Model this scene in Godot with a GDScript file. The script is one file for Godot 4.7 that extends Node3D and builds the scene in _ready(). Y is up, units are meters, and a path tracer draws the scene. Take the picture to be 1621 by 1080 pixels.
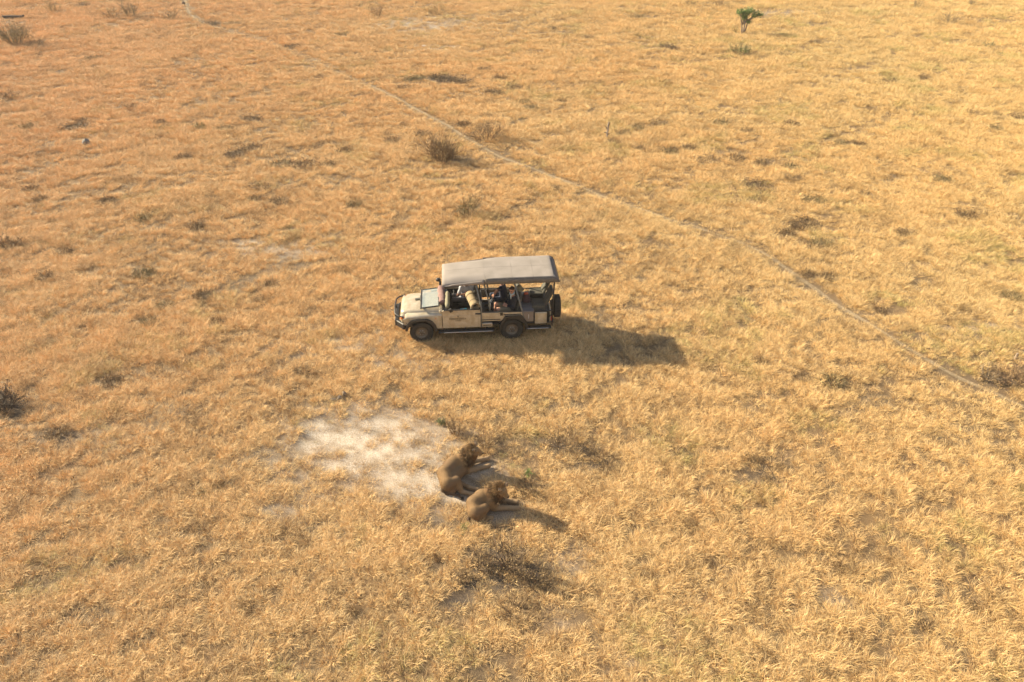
extends Node3D

# ------------------------------------------------------------------ helpers
var rng := RandomNumberGenerator.new()
var n_clump := FastNoiseLite.new()
var n_fine := FastNoiseLite.new()
var n_wide := FastNoiseLite.new()
var n_lean := FastNoiseLite.new()
var M := {}
const CAM_H := 15.432
const CAR := Vector3(-3.242, 0, -24.496)
const CAR_YAW := 0.0735
var path_pts: Array[Vector2] = []
var path_z := PackedFloat32Array()
var path_x := PackedFloat32Array()
var bare_spots: Array = []
var shade_spots: Array = []
var dark_spots: Array = []
var taken := {}
var path_seg := 0

func claim(p: Vector3, rx: float, rz: float, keep: float) -> void:
	# thin the grass where another plant stands
	for i in range(floori((p.x - rx) * 5.0), ceili((p.x + rx) * 5.0) + 1):
		for k in range(floori((p.z - rz) * 5.0), ceili((p.z + rz) * 5.0) + 1):
			var q := Vector2((i / 5.0 - p.x) / rx, (k / 5.0 - p.z) / rz).length()
			if q < 1.0: taken[Vector2i(i, k)] = keep

func lin(r: float, g: float, b: float) -> Color:
	return Color(r, g, b).linear_to_srgb()

func ground_at(px: float, py: float) -> Vector3:
	# a place on the plain, surveyed from the photograph, in metres
	var dx := (px - 810.5) / 1260.0
	var dy := -(py - 540.0) / 1260.0
	var c := cos(deg_to_rad(33.0))
	var s := sin(deg_to_rad(33.0))
	var d := Vector3(dx, -s + dy * c, -c - dy * s)
	var t := -CAM_H / d.y
	var p := Vector3(d.x * t, 0, d.z * t)
	p.y = height(p.x, p.z)
	return p

func px_per_m(p: Vector3) -> float:
	return 1260.0 / (-p.z * 0.8387 + CAM_H * 0.5446)

func height(x: float, z: float) -> float:
	return 0.10 * n_wide.get_noise_2d(x * 2.2, z * 2.2) + 0.035 * n_clump.get_noise_2d(x * 0.8 + 90.0, z * 0.8)

func tag(o: Node, label: String, category: String, group := "", kind := "") -> Node:
	o.set_meta("label", label)
	if category: o.set_meta("category", category)
	if group: o.set_meta("group", group)
	if kind: o.set_meta("kind", kind)
	return o

func thing(called: String, label: String, category: String, at := Vector3.ZERO, turn := 0.0, group := "") -> Node3D:
	var o := Node3D.new()
	o.name = called
	add_child(o, true)
	o.position = at
	o.rotation.y = turn
	tag(o, label, category, group)
	return o

func mb(flat := true) -> SurfaceTool:
	var st := SurfaceTool.new()
	st.begin(Mesh.PRIMITIVE_TRIANGLES)
	st.set_smooth_group(-1 if flat else 0)
	return st

func put(called: String, st: SurfaceTool, m: Material, parent: Node) -> MeshInstance3D:
	st.generate_normals()
	var o := MeshInstance3D.new()
	o.name = called
	o.mesh = st.commit()
	o.mesh.surface_set_material(0, m)
	parent.add_child(o, true)
	return o

func put_stuff(called: String, st: SurfaceTool, m: Material, parent: Node) -> void:
	put(called, st, m, parent).set_meta("kind", "stuff")

func put_mesh(called: String, mesh: Mesh, m: Material, parent: Node) -> MeshInstance3D:
	var o := MeshInstance3D.new()
	o.name = called
	o.mesh = mesh
	mesh.surface_set_material(0, m)
	parent.add_child(o, true)
	return o

func tri(st: SurfaceTool, a: Vector3, b: Vector3, c: Vector3) -> void:
	st.add_vertex(a)
	st.add_vertex(b)
	st.add_vertex(c)

func quad(st: SurfaceTool, a: Vector3, b: Vector3, c: Vector3, d: Vector3) -> void:
	tri(st, a, b, c)
	tri(st, a, c, d)

func box(st: SurfaceTool, c: Vector3, size: Vector3, bevel := 0.01, basis := Basis()) -> void:
	# chamfered box
	var h := size * 0.5
	var b := minf(bevel, minf(h.x, minf(h.y, h.z)) * 0.6)
	var axes := [Vector3.RIGHT, Vector3.UP, Vector3.BACK]
	var vert := func(sg: Vector3, face: int) -> Vector3:
		var p := Vector3(sg.x * (h.x - (0.0 if face == 0 else b)), sg.y * (h.y - (0.0 if face == 1 else b)), sg.z * (h.z - (0.0 if face == 2 else b)))
		return c + basis * p
	for f in 3:
		for s in [-1.0, 1.0]:
			var u := (f + 1) % 3
			var v := (f + 2) % 3
			var q: Array[Vector3] = []
			for k in [[-1.0, -1.0], [1.0, -1.0], [1.0, 1.0], [-1.0, 1.0]]:
				var sg: Vector3 = axes[f] * s + axes[u] * k[0] + axes[v] * k[1]
				q.append(vert.call(sg, f))
			if s > 0: quad(st, q[3], q[2], q[1], q[0])
			else: quad(st, q[0], q[1], q[2], q[3])
	for f in 3:
		var u := (f + 1) % 3
		var v := (f + 2) % 3
		for su in [-1.0, 1.0]:
			for sv in [-1.0, 1.0]:
				var s0: Vector3 = axes[f] * -1.0 + axes[u] * su + axes[v] * sv
				var s1: Vector3 = axes[f] + axes[u] * su + axes[v] * sv
				var a: Vector3 = vert.call(s0, u)
				var bb: Vector3 = vert.call(s1, u)
				var cc: Vector3 = vert.call(s1, v)
				var d: Vector3 = vert.call(s0, v)
				if su * sv > 0: quad(st, a, bb, cc, d)
				else: quad(st, d, cc, bb, a)
	for x in [-1.0, 1.0]:
		for y in [-1.0, 1.0]:
			for z in [-1.0, 1.0]:
				var sg := Vector3(x, y, z)
				var a: Vector3 = vert.call(sg, 0)
				var bb: Vector3 = vert.call(sg, 1)
				var cc: Vector3 = vert.call(sg, 2)
				if x * y * z > 0: tri(st, a, cc, bb)
				else: tri(st, a, bb, cc)

func ring_frames(pts: Array) -> Array:
	var out := []
	var up := Vector3.UP
	for i in pts.size():
		var t: Vector3 = (pts[min(i + 1, pts.size() - 1)] - pts[max(i - 1, 0)]).normalized()
		if absf(t.dot(up)) > 0.95: up = Vector3.RIGHT if absf(t.x) < 0.9 else Vector3.BACK
		var n := (up - t * up.dot(t)).normalized()
		out.append([n, t.cross(n)])
		up = n
	return out

func tube(st: SurfaceTool, pts: Array, r, sides := 8) -> void:
	var fr := ring_frames(pts)
	var rings := []
	for i in pts.size():
		var rr: float = r[i] if r is Array else r
		var ring := PackedVector3Array()
		for k in sides:
			var a := TAU * k / sides
			ring.append(pts[i] + (fr[i][0] * cos(a) + fr[i][1] * sin(a)) * rr)
		rings.append(ring)
	loft(st, rings, true, true)

func loft(st: SurfaceTool, rings: Array, closed := true, caps := true) -> void:
	for i in rings.size() - 1:
		var a: PackedVector3Array = rings[i]
		var b: PackedVector3Array = rings[i + 1]
		var n := a.size()
		for k in (n if closed else n - 1):
			var k2 := (k + 1) % n
			quad(st, a[k], b[k], b[k2], a[k2])
	if caps:
		for e in [0, rings.size() - 1]:
			var a: PackedVector3Array = rings[e]
			var m := Vector3.ZERO
			for p in a: m += p
			m /= a.size()
			for k in a.size():
				var k2 := (k + 1) % a.size()
				if e == 0: tri(st, m, a[k], a[k2])
				else: tri(st, m, a[k2], a[k])

func lathe(st: SurfaceTool, prof: Array, at: Vector3, axis: Vector3, sides := 24) -> void:
	var t := axis.normalized()
	var n := (Vector3.UP if absf(t.y) < 0.9 else Vector3.RIGHT)
	n = (n - t * n.dot(t)).normalized()
	var b := t.cross(n)
	var rings := []
	for p in prof:
		var ring := PackedVector3Array()
		for k in sides:
			var a := TAU * k / sides
			ring.append(at + t * p[1] + (n * cos(a) + b * sin(a)) * p[0])
		rings.append(ring)
	loft(st, rings, true, false)

func prism(st: SurfaceTool, poly: PackedVector2Array, z0: float, z1: float) -> void:
	# a side plate: outline in (along, up), thickness across
	var idx := Geometry2D.triangulate_polygon(poly)
	for i in range(0, idx.size(), 3):
		var a := poly[idx[i]]
		var b := poly[idx[i + 1]]
		var c := poly[idx[i + 2]]
		tri(st, Vector3(a.x, a.y, z1), Vector3(b.x, b.y, z1), Vector3(c.x, c.y, z1))
		tri(st, Vector3(c.x, c.y, z0), Vector3(b.x, b.y, z0), Vector3(a.x, a.y, z0))
	for i in poly.size():
		var a := poly[i]
		var b := poly[(i + 1) % poly.size()]
		quad(st, Vector3(a.x, a.y, z0), Vector3(b.x, b.y, z0), Vector3(b.x, b.y, z1), Vector3(a.x, a.y, z1))

func blob(st: SurfaceTool, c: Vector3, r: Vector3, basis := Basis(), rough := 0.0, nu := 12, nv := 8) -> void:
	var rings := []
	for j in nv + 1:
		var th := PI * j / nv
		var ring := PackedVector3Array()
		for k in nu:
			var a := TAU * k / nu
			var d := Vector3(sin(th) * cos(a), cos(th), sin(th) * sin(a))
			var w := 1.0 + rough * n_fine.get_noise_3d(d.x * 60.0 + c.x * 77.0, d.y * 60.0 + c.z * 31.0, d.z * 60.0)
			ring.append(c + basis * (d * r * w))
		rings.append(ring)
	loft(st, rings, true, false)

func mat(c: Color, rough := 0.7, metal := 0.0, tex: Texture2D = null, scale := 1.0) -> StandardMaterial3D:
	var m := StandardMaterial3D.new()
	m.albedo_color = c
	m.roughness = rough
	m.metallic = metal
	if tex:
		m.albedo_texture = tex
		m.uv1_triplanar = true
		m.uv1_scale = Vector3.ONE * scale
	return m

func vmat(rough := 0.8) -> StandardMaterial3D:
	var m := StandardMaterial3D.new()
	m.vertex_color_use_as_albedo = true
	m.roughness = rough
	return m

func noise_tex(freq: float, lo: Color, hi: Color, size := 256, sd := 1) -> ImageTexture:
	var n := FastNoiseLite.new()
	n.seed = sd
	n.frequency = freq
	n.fractal_octaves = 5
	var im := n.get_seamless_image(size, size)
	im.convert(Image.FORMAT_RGB8)
	for y in size:
		for x in size:
			im.set_pixel(x, y, lo.lerp(hi, im.get_pixel(x, y).r))
	return ImageTexture.create_from_image(im)

# ------------------------------------------------ smooth bodies (surface nets)
# bone: [a, b, ra, rb, colour]
func field_mesh(st: SurfaceTool, bones: Array, cell: float, k: float) -> void:
	var lo := Vector3.INF
	var hi := -Vector3.INF
	for b in bones:
		var r: float = maxf(b[2], b[3]) + cell * 2.5
		lo = lo.min((b[0] as Vector3).min(b[1]) - Vector3.ONE * r)
		hi = hi.max((b[0] as Vector3).max(b[1]) + Vector3.ONE * r)
	var n := Vector3i(((hi - lo) / cell).ceil()) + Vector3i.ONE
	var sx := n.y * n.z
	var sy := n.z
	var f := PackedFloat32Array()
	f.resize(n.x * n.y * n.z)
	f.fill(1.0)
	for b in bones:
		var a: Vector3 = b[0]
		var d: Vector3 = b[1] - a
		var dd := maxf(d.length_squared(), 1e-8)
		var ra: float = b[2]
		var rb: float = b[3]
		var r := maxf(ra, rb) + k + cell * 2.0
		var i0 := Vector3i(((a.min(b[1]) - Vector3.ONE * r - lo) / cell).floor()).clamp(Vector3i.ZERO, n - Vector3i.ONE)
		var i1 := Vector3i(((a.max(b[1]) + Vector3.ONE * r - lo) / cell).ceil()).clamp(Vector3i.ZERO, n - Vector3i.ONE)
		for x in range(i0.x, i1.x + 1):
			for y in range(i0.y, i1.y + 1):
				var at := x * sx + y * sy
				for z in range(i0.z, i1.z + 1):
					var p := lo + Vector3(x, y, z) * cell - a
					var t := clampf(p.dot(d) / dd, 0.0, 1.0)
					var v := (p - d * t).length() - lerpf(ra, rb, t)
					var o := f[at + z]
					var h := maxf(k - absf(o - v), 0.0) / k
					f[at + z] = minf(o, v) - h * h * k * 0.25
	var vid := {}
	var pos := PackedVector3Array()
	var nor := PackedVector3Array()
	var col := PackedColorArray()
	var corner := [0, 1, sy, sy + 1, sx, sx + 1, sx + sy, sx + sy + 1]
	var edges := [[0, 1], [2, 3], [4, 5], [6, 7], [0, 2], [1, 3], [4, 6], [5, 7], [0, 4], [1, 5], [2, 6], [3, 7]]
	for x in n.x - 1:
		for y in n.y - 1:
			for z in n.z - 1:
				var at := x * sx + y * sy + z
				var m := 0
				for c in 8:
					if f[at + corner[c]] < 0.0: m += 1
				if m == 0 or m == 8: continue
				var s := Vector3.ZERO
				var cnt := 0
				for e in edges:
					var fa: float = f[at + corner[e[0]]]
					var fb: float = f[at + corner[e[1]]]
					if (fa < 0.0) != (fb < 0.0):
						var t := fa / (fa - fb)
						var pa := Vector3(e[0] >> 2, (e[0] >> 1) & 1, e[0] & 1)
						var pb := Vector3(e[1] >> 2, (e[1] >> 1) & 1, e[1] & 1)
						s += pa.lerp(pb, t)
						cnt += 1
				s /= cnt
				var g := Vector3(
					f[at + sx] + f[at + sx + sy] + f[at + sx + 1] + f[at + sx + sy + 1] - f[at] - f[at + sy] - f[at + 1] - f[at + sy + 1],
					f[at + sy] + f[at + sx + sy] + f[at + sy + 1] + f[at + sx + sy + 1] - f[at] - f[at + sx] - f[at + 1] - f[at + sx + 1],
					f[at + 1] + f[at + sx + 1] + f[at + sy + 1] + f[at + sx + sy + 1] - f[at] - f[at + sx] - f[at + sy] - f[at + sx + sy])
				var p := lo + (Vector3(x, y, z) + s) * cell
				vid[at] = pos.size()
				pos.append(p)
				nor.append(g.normalized())
				var cs := Vector3.ZERO
				var ws := 0.0
				for b in bones:
					var a: Vector3 = b[0]
					var d: Vector3 = b[1] - a
					var t := clampf((p - a).dot(d) / maxf(d.length_squared(), 1e-8), 0.0, 1.0)
					var v := (p - a - d * t).length() - lerpf(b[2], b[3], t)
					var w := exp(-v * 2.2 / maxf(cell, 0.004))
					var cc: Color = b[4]
					cs += Vector3(cc.r, cc.g, cc.b) * w
					ws += w
				cs /= ws
				col.append(Color(cs.x, cs.y, cs.z))
	var emit := func(i0: int, i1: int, i2: int, i3: int, flip: bool) -> void:
		var q := [i0, i2, i1, i0, i3, i2] if flip else [i0, i1, i2, i0, i2, i3]
		for i in q:
			st.set_color(col[i])
			st.set_normal(nor[i])
			st.add_vertex(pos[i])
	for x in range(1, n.x - 1):
		for y in range(1, n.y - 1):
			for z in range(1, n.z - 1):
				var at := x * sx + y * sy + z
				var ins := f[at] < 0.0
				if ins != (f[at + sx] < 0.0):
					emit.call(vid[at], vid[at - sy], vid[at - sy - 1], vid[at - 1], ins)
				if ins != (f[at + sy] < 0.0):
					emit.call(vid[at], vid[at - 1], vid[at - sx - 1], vid[at - sx], ins)
				if ins != (f[at + 1] < 0.0):
					emit.call(vid[at], vid[at - sx], vid[at - sx - sy], vid[at - sy], ins)

func put_field(called: String, st: SurfaceTool, m: Material, parent: Node) -> MeshInstance3D:
	return put_mesh(called, st.commit(), m, parent)

func field_tool() -> SurfaceTool:
	var st := SurfaceTool.new()
	st.begin(Mesh.PRIMITIVE_TRIANGLES)
	return st

# ------------------------------------------------------------------ build
func _ready() -> void:
	rng.seed = 20240611
	for q in [[n_clump, 3, 0.55, 3], [n_fine, 7, 0.03, 3], [n_wide, 11, 0.06, 3], [n_lean, 19, 0.11, 2]]:
		var n: FastNoiseLite = q[0]
		n.seed = q[1]
		n.frequency = q[2]
		n.fractal_octaves = q[3]
	var cam := Camera3D.new()
	cam.name = "camera"
	cam.position = Vector3(0, CAM_H, 0)
	cam.rotation_degrees = Vector3(-33, 0, 0)
	cam.fov = 46.397
	cam.far = 4000.0
	add_child(cam)
	cam.current = true
	var we := WorldEnvironment.new()
	we.name = "world_environment"
	var e := Environment.new()
	var sky := Sky.new()
	var sm := ProceduralSkyMaterial.new()
	sm.sky_top_color = Color(0.47, 0.505, 0.56)
	sm.sky_horizon_color = Color(0.55, 0.535, 0.50)
	sm.sky_curve = 0.3
	sm.ground_bottom_color = Color(0.42, 0.36, 0.28)
	sm.ground_horizon_color = Color(0.53, 0.51, 0.47)
	sky.sky_material = sm
	e.background_mode = Environment.BG_SKY
	e.sky = sky
	e.background_energy_multiplier = 0.88
	e.tonemap_mode = Environment.TONE_MAPPER_LINEAR
	e.tonemap_exposure = 2.9
	e.fog_enabled = true
	e.fog_density = 0.00045
	e.fog_light_color = Color(0.95, 0.90, 0.84)
	e.sdfgi_enabled = true
	e.ssao_enabled = true
	e.ssil_enabled = true
	we.environment = e
	add_child(we)
	var sun := DirectionalLight3D.new()
	sun.name = "sun"
	sun.light_energy = 1.6
	sun.light_color = Color(1.0, 0.93, 0.79)
	sun.light_angular_distance = 0.6
	sun.shadow_enabled = true
	add_child(sun)
	sun.look_at_from_position(Vector3.ZERO, Vector3(0.831, -0.438, 0.342))

	materials()
	survey()
	make_ground()
	make_path()
	make_vehicle()
	make_people()
	make_cargo()
	make_lions()
	make_tree()
	make_shrubs()
	make_stones()
	make_tussocks()
	make_grass()

func materials() -> void:
	var grain := noise_tex(0.02, Color(0.80, 0.80, 0.80), Color(1, 1, 1), 256, 5)
	var dust := noise_tex(0.015, Color(0.82, 0.79, 0.74), Color(1, 1, 1), 256, 9)
	var weave := noise_tex(0.008, Color(0.88, 0.88, 0.87), Color(1, 1, 1), 256, 13)
	M.paint = mat(lin(0.47, 0.41, 0.312), 0.35, 0.0, dust, 0.9)
	M.paint.clearcoat_enabled = true
	M.paint.clearcoat = 0.9
	M.paint.clearcoat_roughness = 0.12
	M.black = mat(lin(0.022, 0.022, 0.025), 0.5, 0.0, dust, 2.0)
	M.rubber = mat(lin(0.035, 0.033, 0.031), 0.9, 0.0, dust, 3.0)
	M.rim = mat(lin(0.17, 0.15, 0.125), 0.6, 0.3, dust, 4.0)
	M.steel = mat(lin(0.42, 0.46, 0.52), 0.35, 0.8)
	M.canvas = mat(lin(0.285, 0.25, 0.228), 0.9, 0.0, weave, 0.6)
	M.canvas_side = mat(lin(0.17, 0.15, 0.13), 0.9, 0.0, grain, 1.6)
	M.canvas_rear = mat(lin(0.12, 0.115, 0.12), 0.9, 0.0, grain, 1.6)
	M.seat = mat(lin(0.085, 0.083, 0.07), 0.85, 0.0, grain, 4.0)
	M.seat_trim = mat(lin(0.03, 0.03, 0.028), 0.8)
	M.tan = mat(lin(0.36, 0.28, 0.17), 0.95, 0.0, grain, 5.0)
	M.maroon = mat(lin(0.27, 0.165, 0.15), 0.95, 0.0, grain, 5.0)
	M.glass = mat(Color(0.9, 0.95, 0.93, 0.25), 0.05)
	M.glass.transparency = BaseMaterial3D.TRANSPARENCY_ALPHA
	M.screen_glass = mat(Color(0.75, 0.79, 0.77, 0.24), 0.06)
	M.screen_glass.transparency = BaseMaterial3D.TRANSPARENCY_ALPHA
	M.post = mat(lin(0.15, 0.155, 0.15), 0.5, 0.2)
	M.dark_gloss = mat(lin(0.012, 0.010, 0.010), 0.12)
	M.lens = mat(lin(0.5, 0.5, 0.48), 0.12, 0.4)
	M.amber = mat(lin(0.62, 0.15, 0.02), 0.2)
	M.red = mat(lin(0.3, 0.02, 0.015), 0.3)
	M.print = mat(lin(0.07, 0.055, 0.03), 0.7)
	M.wood = mat(lin(0.16, 0.12, 0.085), 0.9, 0.0, grain, 3.0)
	M.stone = mat(lin(0.20, 0.19, 0.18), 0.9, 0.0, grain, 3.0)
	M.body = vmat(0.85)
	M.hair = vmat(0.75)
	M.leaf = vmat(0.55)
	M.leaf.backlight = Color(0.25, 0.3, 0.1)
	M.twig = vmat(0.9)
	M.grass = vmat(0.75)
	M.grass.backlight = Color(1.0, 0.95, 0.82)

func survey() -> void:
	for p in [[290, -18], [294, 4], [301, 22], [318, 34], [355, 46], [420, 64], [480, 88], [540, 116], [590, 138], [640, 162], [700, 194], [745, 222], [790, 246], [850, 268], [905, 290], [960, 311], [1030, 335], [1100, 359], [1165, 382], [1210, 402], [1265, 438], [1310, 470], [1365, 508], [1430, 549], [1500, 590], [1560, 617], [1640, 652], [1760, 700]]:
		var g := ground_at(p[0], p[1])
		path_pts.append(Vector2(g.x, g.z))
	# pale sand showing through: [px, py, radius along, radius across, strength]
	for b in [[590, 705, 2.5, 1.8, 1.0], [520, 690, 1.5, 0.9, 1.0], [640, 680, 1.0, 0.6, 0.95], [660, 760, 1.5, 1.2, 0.85], [690, 800, 0.9, 0.7, 0.6], [560, 650, 1.6, 0.6, 0.5], [440, 395, 2.4, 0.9, 0.55], [390, 382, 1.2, 0.4, 0.5], [500, 400, 1.6, 0.5, 0.45], [660, 40, 6.0, 4.0, 0.5], [700, 75, 3.0, 1.5, 0.45], [540, 545, 3.0, 1.0, 0.35], [650, 570, 2.2, 0.9, 0.4], [760, 745, 0.8, 0.45, 0.65], [715, 790, 0.8, 0.45, 0.8], [795, 812, 0.8, 0.4, 0.55], [1010, 1050, 1.0, 0.6, 0.25], [1330, 945, 0.5, 0.5, 0.2], [880, 980, 0.5, 0.4, 0.25], [20, 32, 2.5, 1.0, 0.6], [1250, 20, 6.0, 1.2, 0.35], [1560, 520, 2.0, 0.8, 0.4], [900, 880, 0.5, 0.5, 0.55], [490, 800, 2.0, 0.8, 0.35], [150, 690, 1.2, 0.5, 0.3]]:
		var g := ground_at(b[0], b[1])
		bare_spots.append([g.x, g.z, b[2], b[3], b[4]])
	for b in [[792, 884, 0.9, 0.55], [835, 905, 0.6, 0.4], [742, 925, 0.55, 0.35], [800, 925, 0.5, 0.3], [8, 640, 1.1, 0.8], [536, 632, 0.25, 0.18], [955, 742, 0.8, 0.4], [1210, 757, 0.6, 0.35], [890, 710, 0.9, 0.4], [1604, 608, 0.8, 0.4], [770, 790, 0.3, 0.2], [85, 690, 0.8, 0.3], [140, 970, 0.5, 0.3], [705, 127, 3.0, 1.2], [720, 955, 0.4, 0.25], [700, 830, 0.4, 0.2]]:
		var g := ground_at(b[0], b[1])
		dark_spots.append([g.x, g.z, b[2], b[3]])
	# faint flattened wheel marks: pairs of end points
	for w in [[[330, 470], [520, 385]], [[250, 640], [600, 470]], [[1160, 770], [1420, 600]], [[1010, 1060], [1150, 900]], [[60, 760], [480, 560]]]:
		var a := ground_at(w[0][0], w[0][1])
		var c := ground_at(w[1][0], w[1][1])
		shade_spots.append([Vector2(a.x, a.z), Vector2(c.x, c.z)])

func path_dist(x: float, z: float) -> float:
	var p := Vector2(x, z)
	var best := 99.0
	for i in path_pts.size() - 1:
		var a := path_pts[i]
		var b := path_pts[i + 1]
		if z > maxf(a.y, b.y) + 1.5 or z < minf(a.y, b.y) - 1.5: continue
		var d := p.distance_to(Geometry2D.get_closest_point_to_segment(p, a, b))
		if d < best:
			best = d
			path_seg = i
	return best

func path_worn(i: int) -> float:
	# how bare the trail is along its length
	return [0.95, 0.95, 0.9, 0.6, 0.4, 0.3, 0.3, 0.45, 0.8, 0.95, 0.95, 0.95, 0.95, 0.9, 0.8, 0.6, 0.5, 0.45, 0.6, 0.85, 0.95, 0.85, 0.6, 0.6, 0.75, 0.7, 0.6, 0.6][mini(i, 27)]

func bare(x: float, z: float) -> float:
	var v := 0.0
	for b in bare_spots:
		var dx: float = (x - b[0]) / b[2]
		var dz: float = (z - b[1]) / b[3]
		var q := dx * dx + dz * dz
		if q < 4.0: v = maxf(v, b[4] * exp(-q * 1.1))
	return v

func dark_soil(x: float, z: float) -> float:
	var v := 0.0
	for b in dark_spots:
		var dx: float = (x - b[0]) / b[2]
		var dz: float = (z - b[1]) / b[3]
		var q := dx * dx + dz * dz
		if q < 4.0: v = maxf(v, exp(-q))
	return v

func worn(x: float, z: float) -> float:
	var v := 0.0
	for s in shade_spots:
		var d := Vector2(x, z).distance_to(Geometry2D.get_closest_point_to_segment(Vector2(x, z), s[0], s[1]))
		if d < 0.6: v = maxf(v, 1.0 - d / 0.6)
	return v

# ------------------------------------------------------------------ ground
func make_ground() -> void:
	var xs := PackedFloat32Array()
	var zs := PackedFloat32Array()
	var x := 0.0
	var right := PackedFloat32Array()
	while x < 3000.0:
		right.append(x)
		x += 0.28 if x < 14.0 else (0.28 + (x - 14.0) * 0.03)
	for i in range(right.size() - 1, 0, -1): xs.append(-right[i])
	xs.append_array(right)
	var z := -8.0
	var back := PackedFloat32Array()
	while z < 2500.0:
		back.append(z)
		z += 0.5 + (z + 8.0) * 0.25
	for i in range(back.size() - 1, 0, -1): zs.append(back[i])
	z = -8.0
	while z > -3200.0:
		zs.append(z)
		z -= 0.2 if z > -30.0 else (0.2 + (-30.0 - z) * 0.012)
	var nx := xs.size()
	var nz := zs.size()
	var v := PackedVector3Array()
	var c := PackedColorArray()
	var idx := PackedInt32Array()
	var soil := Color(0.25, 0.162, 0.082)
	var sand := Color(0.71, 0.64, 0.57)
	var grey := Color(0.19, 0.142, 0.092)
	for j in nz:
		for i in nx:
			var px := xs[i]
			var pz := zs[j]
			var near := pz < -6.0 and pz > -180.0 and absf(px) < 140.0
			var h := 0.0
			var k := soil
			if near:
				h = height(px, pz)
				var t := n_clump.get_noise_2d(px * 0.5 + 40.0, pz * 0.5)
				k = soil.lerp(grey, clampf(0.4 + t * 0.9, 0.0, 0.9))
				var b := bare(px, pz)
				b *= clampf(0.8 + 0.7 * n_clump.get_noise_2d(px * 1.7, pz * 1.7 + 9.0) + 0.9 * n_clump.get_noise_2d(px * 6.0, pz * 7.0), 0.1, 1.2)
				k = k.lerp(sand, clampf(b * 1.15, 0.0, 1.0))
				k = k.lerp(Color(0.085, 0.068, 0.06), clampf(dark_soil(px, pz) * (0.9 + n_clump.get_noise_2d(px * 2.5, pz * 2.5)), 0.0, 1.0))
			else:
				h = 0.12 * n_wide.get_noise_2d(px * 0.5, pz * 0.5)
				k = Color(0.42, 0.27, 0.125).lerp(soil, 0.5 + 0.5 * n_wide.get_noise_2d(px * 0.3, pz * 0.3))
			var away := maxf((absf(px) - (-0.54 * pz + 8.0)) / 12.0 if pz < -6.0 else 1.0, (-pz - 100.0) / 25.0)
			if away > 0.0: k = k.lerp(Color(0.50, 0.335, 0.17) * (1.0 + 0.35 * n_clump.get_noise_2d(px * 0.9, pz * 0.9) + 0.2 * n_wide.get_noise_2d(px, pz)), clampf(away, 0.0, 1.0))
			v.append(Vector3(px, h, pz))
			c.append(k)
	for j in nz - 1:
		for i in nx - 1:
			var a := j * nx + i
			idx.append_array([a, a + 1, a + nx, a + 1, a + nx + 1, a + nx])
	var arr := []
	arr.resize(Mesh.ARRAY_MAX)
	arr[Mesh.ARRAY_VERTEX] = v
	arr[Mesh.ARRAY_COLOR] = c
	arr[Mesh.ARRAY_INDEX] = idx
	var am := ArrayMesh.new()
	am.add_surface_from_arrays(Mesh.PRIMITIVE_TRIANGLES, arr)
	var st := SurfaceTool.new()
	st.create_from(am, 0)
	st.generate_normals()
	var m := vmat(0.95)
	m.albedo_texture = noise_tex(0.05, Color(0.62, 0.58, 0.52), Color(1, 1, 1), 512, 21)
	m.uv1_triplanar = true
	m.uv1_world_triplanar = true
	m.uv1_scale = Vector3.ONE * 0.7
	var o := put_mesh("ground", st.commit(), m, self)
	tag(o, "sandy plain with thin dry litter under the grass", "ground", "", "structure")

func make_path() -> void:
	var st := mb(false)
	var left := []
	var mid := []
	var right := []
	var fine: Array[Vector2] = []
	for i in path_pts.size() - 1:
		for k in 10: fine.append(path_pts[i].cubic_interpolate(path_pts[i + 1], path_pts[max(i - 1, 0)], path_pts[min(i + 2, path_pts.size() - 1)], k / 10.0))
	for i in fine.size():
		var d := (fine[min(i + 1, fine.size() - 1)] - fine[max(i - 1, 0)]).normalized()
		var n := Vector2(-d.y, d.x)
		var w := 0.04 + 0.065 * path_worn(i / 10) + 0.05 * n_clump.get_noise_2d(fine[i].x, fine[i].y)
		var a := fine[i] + n * w
		var b := fine[i] - n * w
		left.append(Vector3(a.x, height(a.x, a.y) + 0.012, a.y))
		mid.append(Vector3(fine[i].x, height(fine[i].x, fine[i].y) + 0.005, fine[i].y))
		right.append(Vector3(b.x, height(b.x, b.y) + 0.012, b.y))
	for i in fine.size() - 1:
		quad(st, left[i], left[i + 1], mid[i + 1], mid[i])
		quad(st, mid[i], mid[i + 1], right[i + 1], right[i])
	var m := mat(lin(0.31, 0.236, 0.148), 0.95, 0.0, noise_tex(0.04, Color(0.7, 0.68, 0.64), Color(1, 1, 1), 256, 31), 0.8)
	var o := put("path", st, m, self)
	tag(o, "narrow pale game trail winding across the dry grass", "path", "", "structure")

# ------------------------------------------------------------------ grass
func ribbon(st: SurfaceTool, pts: Array, w: float, side: Vector3, c: Color) -> void:
	# a tapering blade: pts from base to tip
	st.set_color(c)
	var n := pts.size()
	for i in n - 1:
		var w0 := w * (1.0 - 0.75 * float(i) / (n - 1))
		var w1 := w * (1.0 - 0.75 * float(i + 1) / (n - 1))
		var a0: Vector3 = pts[i] - side * w0 * 0.5
		var b0: Vector3 = pts[i] + side * w0 * 0.5
		if i == n - 2:
			tri(st, a0, b0, pts[i + 1])
		else:
			quad(st, a0, b0, pts[i + 1] + side * w1 * 0.5, pts[i + 1] - side * w1 * 0.5)

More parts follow.
